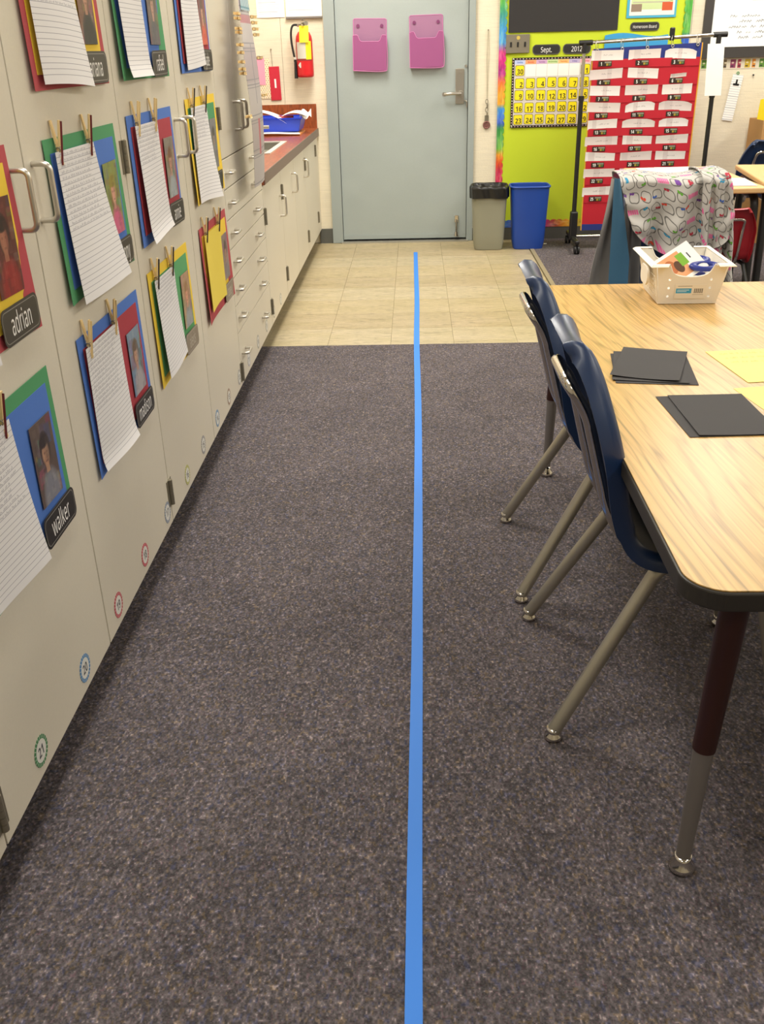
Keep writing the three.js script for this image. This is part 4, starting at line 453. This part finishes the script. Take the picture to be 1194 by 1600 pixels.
// ------------------------------------------------------------------ bins
function loftBin(w0, d0, w1, d1, h, t0 = 0.004, nv = 8) { const rad = (w, d, r, a) => { // superellipse outline
    const n = 5, c = Math.cos(a), s = Math.sin(a), k = Math.pow(Math.pow(Math.abs(c), n) + Math.pow(Math.abs(s), n), -1 / n); return [w / 2 * k * c, d / 2 * k * s]; };
  return sheet((u, v) => { const w = w0 + (w1 - w0) * v, d = d0 + (d1 - d0) * v, [x, z] = rad(w, d, 0, -u * Math.PI * 2), q = Math.max(0, 0.03 - v) / 0.03; return [x * (1 - 0.06 * q), v * h, z * (1 - 0.06 * q)]; }, 56, nv, t0); }
{ const t = thing('waste_bin', 'grey plastic waste bin lined with a black bag beside the door', 'waste bin', [0.511, 0, -6.79]); part('bin_body', [loftBin(0.205, 0.165, 0.242, 0.205, 0.405), cyl(1, 1, 0.004, 0, 0.004, 0, 24).scale(0.095, 1, 0.075)], M.binGrey, t);
  part('bin_liner', [sheet((u, v) => { const a = -u * Math.PI * 2, n = 5, c = Math.cos(a), s = Math.sin(a), k = Math.pow(Math.pow(Math.abs(c), n) + Math.pow(Math.abs(s), n), -1 / n), wob = 0.004 * Math.sin(u * 40) + 0.003 * Math.sin(u * 73 + v * 5), out = 0.012 - 0.002 * v; const f = v < 0.5 ? 1 : 1 - (v - 0.5) * 0.5, y = v < 0.5 ? 0.345 + v * 0.16 + 0.006 * Math.sin(u * 20) * (0.5 - v) : 0.425 - Math.pow((v - 0.5) * 2, 1.4) * 0.1; return [(0.119 + out * (v < 0.5 ? 1 : 0.2) + wob) * k * c * f, y, (0.102 + out * (v < 0.5 ? 1 : 0.2) + wob) * k * s * f]; }, 120, 14, 0.001), sheet((u, v) => { const a = -u * Math.PI * 2; const q = v; return [0.1 * q * Math.cos(a), 0.33 + 0.025 * Math.sin(u * 31 + q * 9) * q, 0.082 * q * Math.sin(a)]; }, 60, 6, 0.001)], M.bag, t); }
{ const t = thing('recycling_bin', 'blue plastic recycling bin next to the grey waste bin', 'recycling bin', [0.786, 0, -6.79]); part('bin_body', [loftBin(0.215, 0.17, 0.262, 0.215, 0.412), cyl(1, 1, 0.004, 0, 0.004, 0, 24).scale(0.1, 1, 0.08)], M.binBlue, t); part('rim', [(() => { const rr2 = (k2) => 0; return sheet((u, v) => { const a = -u * Math.PI * 2, n = 5, c = Math.cos(a), s = Math.sin(a), k = Math.pow(Math.pow(Math.abs(c), n) + Math.pow(Math.abs(s), n), -1 / n), b = v * Math.PI * 2; return [(0.133 + 0.006 * Math.cos(b)) * k * c, 0.412 + 0.007 * Math.sin(b), (0.109 + 0.006 * Math.cos(b)) * k * s]; }, 56, 8, 0.0004); })()], M.binBlue, t); }

// ------------------------------------------------------------------ rolling rack with the pocket chart
const RZ = -6.7, RX0 = 1.085, RX1 = 1.925;
{ const t = thing('rolling_rack', 'black and chrome rolling rack on casters before the green board', 'rack', [0, 0, RZ]);
  const L = RX0, R = RX1;
  part('top_bar', bar([L - 0.03, 1.277, 0], [R + 0.03, 1.305, 0], 0.011), M.chrome, t); part('bottom_bar', bar([L, 0.085, 0.01], [R, 0.085, 0.01], 0.009), M.chrome, t);
  for (const [x, y] of [[L, 1.278], [R, 1.304]]) { part('corner_joint', [bar([x - 0.035, y, 0], [x + 0.05, y + 0.001, 0], 0.016), bar([x, y, 0], [x, y - 0.06, 0], 0.016)], M.blackPlastic, t); part('upper_post', bar([x, y - 0.05, 0], [x, 0.93, 0], 0.011), M.dullchrome, t); part('lower_post', [bar([x, 0.95, 0], [x, 0.13, 0], 0.015), bar([x, 0.97, 0], [x, 0.94, 0], 0.019)], M.blackPlastic, t);
    part('foot', [rb(0.05, 0.19, 0.06, 0.012, x, 0.155, -0.0), rb(0.03, 0.03, 0.44, 0.01, x, 0.075, 0)], M.blackPlastic, t); for (const z of [-0.2, 0.2]) part('caster', [cyl(0.0275, 0.0275, 0.012).rotateZ(Math.PI / 2).translate(x - 0.011, 0.0275, z), cyl(0.0275, 0.0275, 0.012).rotateZ(Math.PI / 2).translate(x + 0.011, 0.0275, z), cyl(0.008, 0.008, 0.03, x, 0.05, z)], M.black, t); }
  part('hook', rb(0.03, 0.075, 0.03, 0.008, 1.63, 1.315, 0), M.blackPlastic, t);
}
const PX0 = 1.133, PX1 = 1.822, PZ = RZ + 0.022;
{ const t = thing('pocket_chart', 'red pocket chart with rows of white slips hanging from the rolling rack', 'pocket chart', [0, 0, PZ]);
  const wav = (x, y) => 0.004 * Math.sin(x * 9 + y * 2) + 0.003 * Math.sin(y * 6);
  const sh = (x0, x1, y0, y1, z) => sheet((u, v) => { const x = x0 + u * (x1 - x0), y = y0 + v * (y1 - y0); return [x, y + (y > 1.2 ? 0.03 * (x - PX0) : 0), z + wav(x, y)]; }, 16, Math.max(2, Math.round((y1 - y0) * 30)), 0.0012);
  part('red_fabric', sh(PX0 + 0.006, PX1 - 0.006, 0.165, 1.16, 0), M.red, t); part('blue_header', sh(PX0 + 0.006, PX1 - 0.006, 1.16, 1.242, 0.0005), M.chartBlue, t); part('blue_hem', sh(PX0 + 0.006, PX1 - 0.006, 0.125, 0.165, 0.0005), M.chartBlue, t);
  part('piping', [sh(PX0 - 0.001, PX0 + 0.006, 0.125, 1.242, 0.001), sh(PX1 - 0.006, PX1 + 0.001, 0.125, 1.242, 0.001)], M.yellowPipe, t);
  for (let i = 0; i < 5; i++) { const x = PX0 + 0.03 + i * 0.157, y = 1.232 + 0.03 * (x - PX0); part('grommet', new THREE.TorusGeometry(0.008, 0.003, 6, 14).translate(x, y, 0.006), M.steel, t); part('ring', new THREE.TorusGeometry(0.032, 0.0018, 6, 20).rotateY(Math.PI / 2 - 0.4).translate(x, y + 0.028, -0.014), M.steel, t); }
  const rows = [1.155, 1.047, 0.949, 0.85, 0.748, 0.645, 0.546, 0.445, 0.33], cx = [1.237, 1.471, 1.698];
  const ncol = 3; let k = 0;
  rows.forEach((y, r) => { part('pocket', sh(PX0 + 0.008, PX1 - 0.008, y - 0.024, y + 0.026, 0.0035), M.red, t);
    for (let c = 0; c < ncol; c++) { const n = r * 3 + c; const x = cx[c] - 0.02 + 0.004 * r * 0; part('number_label', slab(0.084, 0.031, 0.0008, x, y + 0.001, 0.0068 + wav(x, y), cell(n, 4, 7).map((q, i) => i % 2 ? 1 - (1 - q) * 7 * 73 / 512 : q)), M.num, t);
      const sw = n === 5 ? 0.1 : 0.2 + 0.012 * Math.sin(n * 3), shh = n === 5 ? 0.022 : 0.058, yy = y + 0.048, tilt = 0.05 * Math.sin(n * 2.7), ua = cell(n, 4, 8), corner = [2, 10, 11, 13, 14].includes(n);
      const o = part('name_slip', sheet((u, v) => { const xx = x + 0.012 + (u - 0.5) * sw; let h = shh; if (corner) h -= 0.016 * Math.pow(2 * u - 1, 4); return [xx, yy - 0.028 + v * h + (u - 0.5) * tilt * 0.2, PZ + 0.002 + wav(xx, yy) + 0.0012 + 0.006 * v * v]; }, 8, 4, 0.0005, ua), M.slip);
      tag(o, n === 5 ? 'narrow white strip above the printed number six on the red pocket chart' : `white name slip above the printed number ${word(n + 1)} on the red pocket chart`, 'slip', 'name slips in the pocket chart'); k++; } });
}
{ const o = part('hanging_sheet', sheet((u, v) => [1.868 + u * 0.105 - 0.016 * v, 0.953 + v * 0.3, RZ + 0.03 + 0.006 * Math.sin(u * 3)], 6, 6, 0.0008), M.white); tag(o, 'blank white sheet hanging over the right post of the rack', 'paper'); }

// ------------------------------------------------------------------ student chairs
function makeChair(name, label, group, shell = M.navy, tubeM = M.dullchrome) {
  const t = thing(name, label, 'chair', [0, 0, 0], 0, group);
  // profile of the shell in (x, y): +x is the front of the chair, origin on the floor under the rear feet
  const prof = new THREE.CatmullRomCurve3([[0.49, 0.362], [0.475, 0.388], [0.42, 0.395], [0.32, 0.385], [0.22, 0.38], [0.165, 0.39], [0.13, 0.42], [0.106, 0.48], [0.092, 0.55], [0.078, 0.62], [0.064, 0.68], [0.051, 0.73], [0.037, 0.766], [0.024, 0.781], [0.009, 0.784], [-0.001, 0.777]].map(p => new THREE.Vector3(p[0], p[1], 0)), false, 'catmullrom', 0.5);
  const half = (v) => { if (v < 0.12) return 0.155 + 0.0625 * Math.sqrt(Math.max(0, v * (0.24 - v))) * 2.6; const q = Math.max(0, (v - 0.72) / 0.28); return 0.176 - 0.085 * q * q * (1.6 - 0.6 * q) - 0.004 * Math.pow(q, 6); };
  part('seat_shell', sheet((u, v) => {
    const s = 2 * u - 1, a = Math.abs(s), p = prof.getPointAt(v), tn = prof.getTangentAt(v), nx = -tn.y, ny = tn.x; // normal: towards the sitter is (-tn.y... )
    const w = half(v); const core = 0.86; let lat, lift;
    if (a < core) { lat = a / core * w; lift = 0.016 * Math.pow(a / core, 2.2); } else { const q = (a - core) / (1 - core); lat = w + 0.012 * Math.sin(q * Math.PI / 2); lift = 0.016 * (1 - 0.6 * Math.min(1, Math.max(0, (v - 0.72) / 0.24))) - 0.034 * (1 - Math.cos(q * Math.PI / 2)); }
    const f = Math.min(1, Math.max(0, (v - 0.72) / 0.24)); let back = v > 0.52 ? 1 : 0.8; if (a < core) back *= 1 - 0.6 * f; return [p.x - nx * lift * back, p.y - ny * lift * back, Math.sign(s) * lat];
  }, 44, 60, 0.0045), shell, t);
  const c = tubeM;
  // rear and front legs (one hairpin each side) and the arch behind the back
  for (const s of [-1, 1]) { const z = s * 0.225;
    part('leg', [bent([[0, 0.018, z], [0.188, 0.362, s * 0.168], [0.225, 0.368, s * 0.155], [0.33, 0.366, s * 0.15]], 0.0145, 0.05)], c, t); part('leg', [bent([[0.455, 0.018, s * 0.195], [0.39, 0.345, s * 0.155], [0.30, 0.3655, s * 0.13]], 0.0115, 0.04)], c, t);
    for (const [x, zz] of [[0, z], [0.455, s * 0.195]]) part('glide', new THREE.LatheGeometry([[0, 0], [0.017, 0], [0.0185, 0.004], [0.0175, 0.01], [0.012, 0.016], [0.0135, 0.018], [0.0135, 0.028], [0, 0.028]].map(q => new THREE.Vector2(...q)), 20).translate(x, 0, zz), M.chrome, t); }
  const A = 0.088; part('back_frame', [bent([[0.3, 0.362, -A], [0.15, 0.362, -A], [0.098, 0.455, -A], [0.046, 0.655, -A], [0.006, 0.712, -A * 0.93], [0.006, 0.712, A * 0.93], [0.046, 0.655, A], [0.098, 0.455, A], [0.15, 0.362, A], [0.3, 0.362, A]], 0.0115, 0.04)], M.chrome, t, 'chrome tube arch behind the back');
  return t;
}
const ch = makeChair('student_chair', 'navy plastic chair with chrome legs pushed against the near end of the table side', 'navy chairs pushed in at the table'); ch.position.set(0.272, 0, -1.755); 
copyOf(ch, 'navy plastic chair with chrome legs, second along the table, nearer the tile floor', [0.262, 0, -2.29], 0.0);
{ const c2 = copyOf(ch, 'navy plastic chair at the far table end under the printed jacket', [0.905, 0, -3.69], -Math.PI / 2, 'other student chairs'); c2.scale.set(1.1, 1.04, 0.92); }

// ------------------------------------------------------------------ the near table and what lies on it
const TY = 0.6, TX0 = 0.368, TX1 = 1.28, TZ0 = -2.958, TZ1 = -1.108;
{ const t = thing('activity_table', 'long wood grain laminate table with black edge and brown legs at right', 'table');
  const w = TX1 - TX0, d = TZ1 - TZ0, cx = (TX0 + TX1) / 2, cz = (TZ0 + TZ1) / 2; const top = ext(rrect(w - 0.008, d - 0.008, 0.058), 0.002, 0, 0, 0, null, 0, 12); top.rotateX(-Math.PI / 2).translate(cx, TY - 0.002, cz); uvMetres(top, 0, 2, 1, 0.1, 0.13, 0); { const u = top.attributes.uv; for (let i = 0; i < u.count; i++) u.setXY(i, u.getX(i) / 0.62, u.getY(i) / 1.25); } woodTex.anisotropy = 8; part('tabletop', top, M.wood, t);
  part('edge_band', (() => { const g = ext(rrect(w - 0.006, d - 0.006, 0.06), 0.024, 0, 0, 0, null, 0.003, 12); return g.rotateX(-Math.PI / 2).translate(cx, TY - 0.0295, cz); })(), M.tableEdge, t);
  part('apron', [bmm(TX0 + 0.1, TX1 - 0.1, TY - 0.075, TY - 0.034, TZ1 - 0.1, TZ1 - 0.085), bmm(TX0 + 0.1, TX1 - 0.1, TY - 0.075, TY - 0.034, TZ0 + 0.085, TZ0 + 0.1), bmm(TX0 + 0.085, TX0 + 0.1, TY - 0.075, TY - 0.034, TZ0 + 0.1, TZ1 - 0.1), bmm(TX1 - 0.1, TX1 - 0.085, TY - 0.075, TY - 0.034, TZ0 + 0.1, TZ1 - 0.1)], M.blackPlastic, t);
  for (const [x, z, sx] of [[0.452, -1.19, -1], [0.43, -2.85, -1], [TX1 - 0.08, -1.19, 1], [TX1 - 0.08, -2.87, 1]]) {
    const l = part('leg', [taper([x, 0.262, z], [x - sx * 0.014, 0.567, z], 0.0185, 0.0225, 20)], M.brown, t, 'dark brown tapered upper leg'); part('leg_insert', taper([x + sx * 0.006, 0.03, z], [x, 0.275, z], 0.0125, 0.0168, 18), M.legGrey, l); part('glide', new THREE.LatheGeometry([[0, 0], [0.02, 0], [0.0225, 0.005], [0.021, 0.012], [0.013, 0.024], [0.014, 0.032], [0, 0.032]].map(q => new THREE.Vector2(...q)), 22).translate(x + sx * 0.006, 0, z), M.chrome, l); }
  part('brace', [bar([0.47, 0.5, -1.2], [0.62, 0.555, -1.3], 0.006), bar([0.45, 0.5, -2.84], [0.6, 0.555, -2.75], 0.006)], M.black, t);
}
function flatPaper(name, label, cx, cz, w, d, rot, y, m, curl = 0, group, cat = 'paper') { const c = Math.cos(rot), s = Math.sin(rot); const o = part(name, sheet((u, v) => { const a = (u - 0.5) * w, b = (0.5 - v) * d; return [cx + a * c + b * s, y + curl * Math.pow(Math.abs(2 * u - 1), 2) * (v < 0.5 ? 1 : 0.3) + 0.0002, cz - a * s + b * c]; }, 8, 6, 0.0006), m); return tag(o, label, cat, group); }
const G1 = 'black construction paper on the table';
flatPaper('construction_paper', 'lowest sheet of the far black paper stack on the wood grain table', 0.54, -2.094, 0.176, 0.222, -0.13, TY + 0.0012, M.consBlack, 0, G1); flatPaper('construction_paper', 'second sheet of the far black paper stack, shifted left', 0.536, -2.104, 0.165, 0.222, -0.2, TY + 0.0028, M.consBlack, 0.001, G1); flatPaper('construction_paper', 'topmost turned sheet of the far black paper stack', 0.54, -2.12, 0.15, 0.232, -0.325, TY + 0.0052, M.consBlack, 0.003, G1);
flatPaper('construction_paper', 'lower sheet of the near pair of black papers on the table', 0.589, -1.79, 0.16, 0.232, 0.05, TY + 0.0012, M.consBlack, 0, G1); flatPaper('construction_paper', 'upper sheet of the near pair of black papers on the table', 0.608, -1.79, 0.155, 0.23, 0.02, TY + 0.003, M.consBlack, 0.001, G1);
{ const yt = canvasTex(512, 512, (g, w, h) => { g.fillStyle = '#f0e486'; g.fillRect(0, 0, w, h); g.strokeStyle = 'rgba(120,110,60,0.8)'; g.lineWidth = 4; for (let i = 0; i < 3; i++) scribble(g, 60, 340, 70 + i * 70, 34, 'rgba(110,100,60,0.8)', 0.6); }); const ym = new THREE.MeshStandardMaterial({ map: yt, roughness: 0.75, side: THREE.DoubleSide });
  flatPaper('yellow_worksheet', 'far bright yellow paper with pencil marks at the right table edge of the photo', 0.815, -2.115, 0.215, 0.235, 0.12, TY + 0.0012, ym, 0, 'yellow papers on the table'); flatPaper('yellow_worksheet', 'near bright yellow paper partly under the black sheets, at the right of the photo', 0.79, -1.86, 0.19, 0.21, 0.16, TY + 0.0005, M.yellowPaper, 0, 'yellow papers on the table'); }
{ // white plastic basket
  const bxx = 0.772, bz = -2.79, t = thing('storage_basket', 'white plastic basket with perforated sides on the far end of the table', 'basket', [bxx, TY + 0.0005, bz], -0.02); const w0 = 0.158, d0 = 0.2, w1 = 0.198, d1 = 0.245, h = 0.113;
  const wallSh = (w, hh, notch) => { const s = new THREE.Shape(); const k = w1 / w0; s.moveTo(-w / 2, 0); s.lineTo(w / 2, 0); s.lineTo(w / 2 * 1.22, hh); if (notch) { s.lineTo(0.062, hh); s.bezierCurveTo(0.05, hh - 0.03, 0.03, hh - 0.034, 0, hh - 0.034); s.bezierCurveTo(-0.03, hh - 0.034, -0.05, hh - 0.03, -0.062, hh); } s.lineTo(-w / 2 * 1.22, hh); s.closePath(); return s; };
  const holes = (s, n, m, w, hh, r, side) => { for (let i = 0; i < n; i++) for (let j = 0; j < m; j++) { const x = side ? (i - (n - 1) / 2) * w / (n + 0.5) : (i < 1 ? -w * 0.36 : w * 0.36), y = 0.022 + j * (hh - 0.05) / (m - 0.5); const p = new THREE.Path(); p.absellipse(x, y, r, r, 0, Math.PI * 2, true); s.holes.push(p); } return s; };
  const leanF = Math.atan2((d1 - d0) / 2, h), leanS = Math.atan2((w1 - w0) / 2, h);
  const mk = (s, lean, ry, x, z) => { const g = new THREE.ExtrudeGeometry(s, { depth: 0.0025, bevelEnabled: false, curveSegments: 8 }); g.rotateX(lean).rotateY(ry).translate(x, 0.002, z); return g; };
  part('front_wall', mk(holes(wallSh(w0, h, true), 2, 3, w0, h, 0.0036, false), leanF, 0, 0, d0 / 2), M.basket, t); part('back_wall', mk(wallSh(w0, h, true), leanF, Math.PI, 0, -d0 / 2), M.basket, t); part('side_wall', mk(holes(wallSh(d0, h, false), 9, 5, d0, h, 0.0036, true), leanS, -Math.PI / 2, -w0 / 2, 0), M.basket, t); part('side_wall', mk(holes(wallSh(d0, h, false), 9, 5, d0, h, 0.0036, true), leanS, Math.PI / 2, w0 / 2, 0), M.basket, t);
  part('handle', ext(rrect(0.09, 0.05, 0.024), 0.004, 0, 0, 0, null, 0.0015).rotateY(-Math.PI / 2).translate(-w1 / 2 - 0.008, 0.072, 0.03), M.basket, t, 'rounded grip tab on the side'); part('bottom', rb(w0 + 0.006, 0.006, d0 + 0.006, 0.0028, 0, 0.003, 0), M.basket, t);
  const rimSeg = (a, b, inn) => sheet((u, v) => { const p = [a[0] + (b[0] - a[0]) * u, a[1] + (b[1] - a[1]) * u], q = [p[0] * (1 + 0.16 * v * (Math.abs(a[0] - b[0]) < 0.01 ? 1 : 1)), p[1] * (1 + 0.13 * v)]; return [q[0], h + 0.001 + 0.009 * Math.sin(v * Math.PI) * 0.4 - 0.004 * v, q[1]]; }, 6, 5, 0.0025);
  const X = w1 / 2, Z = d1 / 2; part('rim', [rimSeg([-X, -Z], [-X, Z]), rimSeg([X, Z], [X, -Z]), rimSeg([-X, Z], [-0.06, Z]), rimSeg([0.06, Z], [X, Z]), rimSeg([X, -Z], [0.06, -Z]), rimSeg([-0.06, -Z], [-X, -Z])], M.basket, t);
  part('grip_lip', [[1, Z], [-1, -Z]].map(([s, zz]) => tube([[-0.062, h, zz], [-0.045, h - 0.026, zz - s * 0.006], [0, h - 0.034, zz - s * 0.008], [0.045, h - 0.026, zz - s * 0.006], [0.062, h, zz]], 0.0022, 8)), M.basket, t);
  const lab = slab(0.085, 0.042, 0.0006, 0, 0, 0); lab.rotateX(leanF).translate(0.004, 0.037, d0 / 2 + 0.0105); part('label', lab, M.label, t, 'product sticker with blue bar and bar code');
  // things inside
  const card = slab(0.125, 0.1, 0.0016, 0, 0, 0); card.rotateZ(0.6).rotateX(-0.75).translate(bxx - 0.012, TY + 0.098, bz + 0.03); tag(part('picture_card', card, M.card), 'white picture card leaning inside the white basket', 'card');
  const sc = thing('scissors', 'blue handled scissors lying in the white basket', 'scissors', [bxx + 0.035, TY + 0.085, bz + 0.01]); part('handle', [new THREE.TorusGeometry(0.022, 0.008, 8, 20).scale(1.5, 0.8, 1).rotateX(-1.3).translate(0.01, 0.012, -0.035), new THREE.TorusGeometry(0.022, 0.008, 8, 20).scale(1.5, 0.8, 1).rotateX(-1.3).translate(0.02, 0.008, 0.03)], M.blueHandle, sc); part('blade', [bar([0, 0, -0.02], [-0.05, -0.07, 0.0], 0.004), bar([0, 0, 0.02], [-0.052, -0.07, 0.01], 0.004)], M.chrome, sc);
  tag(part('marker', (() => { const g = cyl(0.007, 0.007, 0.12, 0, 0, 0, 14); return g.rotateZ(1.35).rotateY(0.25).translate(bxx + 0.03, TY + 0.06, bz - 0.05); })(), M.blueHandle), 'blue marker lying deepest in the white basket', 'marker');
}
// ------------------------------------------------------------------ jacket over the far chair
{ const cx = 0.925, t = thing('jacket', 'pale grey jacket with pink and coloured print draped over the far chair', 'jacket', [0, 0, -3.5]);
  const fold = (u, v) => (0.05 * Math.abs(Math.sin(u * 7.5 + 1.1 * v + 0.4)) - 0.03 + 0.012 * Math.sin(u * 23 + v * 6) + 0.006 * Math.sin(v * 17 + u * 9)) * Math.min(1, 0.25 + v);
  const uvS = 0.37;
  const drape = (x0t, x1t, x0b, x1b, yTop, yBot, zf, seed2) => sheet((u, v) => { // v 0 = hem in front, 1 = behind the chair back
    let y, z; const s = 1 - v; const yt = yTop(u), yb = yBot(u); const L = yt - yb;
    if (s < 0.18) { const q = s / 0.18; y = yt - 0.16 * (1 - q); z = -0.245 - 0.01 * (1 - q); } else if (s < 0.3) { const a = (s - 0.18) / 0.12 * Math.PI; y = yt + 0.0 + 0.018 * Math.sin(a); z = -0.115 - 0.13 * Math.cos(a); } else { const q = (s - 0.3) / 0.7; y = yt - L * q; z = 0.015 + 0.035 * q + fold(u + seed2, q) + zf; }
    const q = Math.max(0, (s - 0.3) / 0.7); const inn = Math.max(0, 0.3 - s) / 0.3; return [((x0t + 0.05 * inn) + (x1t - x0t - 0.09 * inn) * u) * (1 - q) + (x0b + (x1b - x0b) * u) * q, y, z]; }, 44, 50, 0.003, [0, 0, 1, 1]);
  const g1 = drape(0.718, 1.10, 0.765, 1.125, (u) => 0.828 + 0.010 * Math.sin(u * 6 + 1) + 0.012 * u, (u) => 0.585 + 0.10 * Math.pow(Math.abs(u - 0.52) * 1.9, 2.4), 0, 0); const uvf = (g, ox) => { const p = g.attributes.position, u = g.attributes.uv; for (let i = 0; i < p.count; i++) { const bend = p.getX(i); u.setXY(i, (bend + 0.25 * (p.getY(i) - 0.8) * Math.sin(bend * 9)) / uvS + ox, (p.getY(i) + 0.6 * p.getZ(i)) / uvS); } return g; };
  part('body', uvf(g1, 0), M.jacket, t); const g2 = drape(1.0, 1.1, 1.03, 1.15, (u) => 0.845 - 0.012 * u, () => 0.40, 0.02, 0.4); part('sleeve', uvf(g2, 0.37), M.jacket, t);
  part('lining', [sheet((u, v) => { const q = 1 - v; return [0.69 - 0.045 * q - 0.03 * Math.sin(q * 2.6) * q + u * (0.04 + 0.09 * q), 0.846 - q * 0.44 - 0.01 * u, 0.0 + 0.02 * Math.sin(u * 6 + q * 3) + 0.02 * q]; }, 12, 20, 0.003), sheet((u, v) => { const q = 1 - v; return [0.745 + 0.02 * q + u * 0.06, 0.82 - q * 0.42, -0.02 + 0.02 * Math.sin(u * 8)]; }, 8, 12, 0.003)], M.lining, t, 'grey lining');
  part('front_band', sheet((u, v) => { const q = 1 - v; return [0.693 + 0.008 * q + u * (0.02 + 0.05 * Math.min(1, q * 1.6)), 0.85 - q * 0.44, 0.035 + 0.012 * q + 0.006 * Math.sin(u * 3)]; }, 6, 16, 0.003), M.facing, t, 'steel blue front band');
}
// ------------------------------------------------------------------ desks, chairs and papers behind
function desk(label, x, z, ry, w, d, h) { const t = thing('student_desk', label, 'desk', [x, 0, z], ry, 'desks behind the jacket'); part('desktop', rb(w, 0.028, d, 0.008, 0, h - 0.014, 0), M.deskTop, t); part('book_box', bmm(-w / 2 + 0.06, w / 2 - 0.06, h - 0.1, h - 0.03, -d / 2 + 0.05, d / 2 - 0.3), M.black, t);
  for (const s of [-1, 1]) part('leg_frame', [bent([[s * (w / 2 - 0.025), 0.012, -d / 2 + 0.08], [s * (w / 2 - 0.025), h - 0.05, -d / 2 + 0.12], [s * (w / 2 - 0.025), h - 0.05, d / 2 - 0.1], [s * (w / 2 - 0.025), 0.012, d / 2 - 0.05]], 0.02, 0.06)], M.blackPlastic, t); return t; }
desk('light wood topped desk with black legs directly behind the jacket', 1.47, -5.35, 0, 0.52, 0.94, 0.62); desk('light wood topped desk with black legs at the right picture edge', 2.06, -5.3, -0.12, 0.56, 0.86, 0.632);
const G2 = 'papers on the desks behind the jacket'; flatPaper('loose_paper', 'white paper on the desk behind the jacket, its far sheet', 1.45, -5.62, 0.34, 0.34, 0.05, 0.622, M.white, 0, G2); flatPaper('loose_paper', 'white paper on the near part of the desk right of the jacket', 1.61, -5.1, 0.2, 0.3, -0.1, 0.622, M.white, 0, G2); flatPaper('loose_paper', 'white paper on the desk at the right picture edge', 1.93, -5.0, 0.22, 0.28, 0.1, 0.634, M.white, 0, G2);
const rc = makeChair('student_chair', 'red plastic chair with black legs tucked under the desks at right', 'other student chairs', M.redShell, M.blackPlastic); rc.position.set(1.555, 0, -4.79); rc.rotation.y = Math.PI / 2; rc.scale.setScalar(0.68);
const bc = copyOf(ch, 'navy plastic chair back showing above the desk at the right picture edge', [2.21, 0, -6.3], Math.PI / 2, 'other student chairs'); bc.scale.setScalar(0.9);

renderer.render(scene, camera);
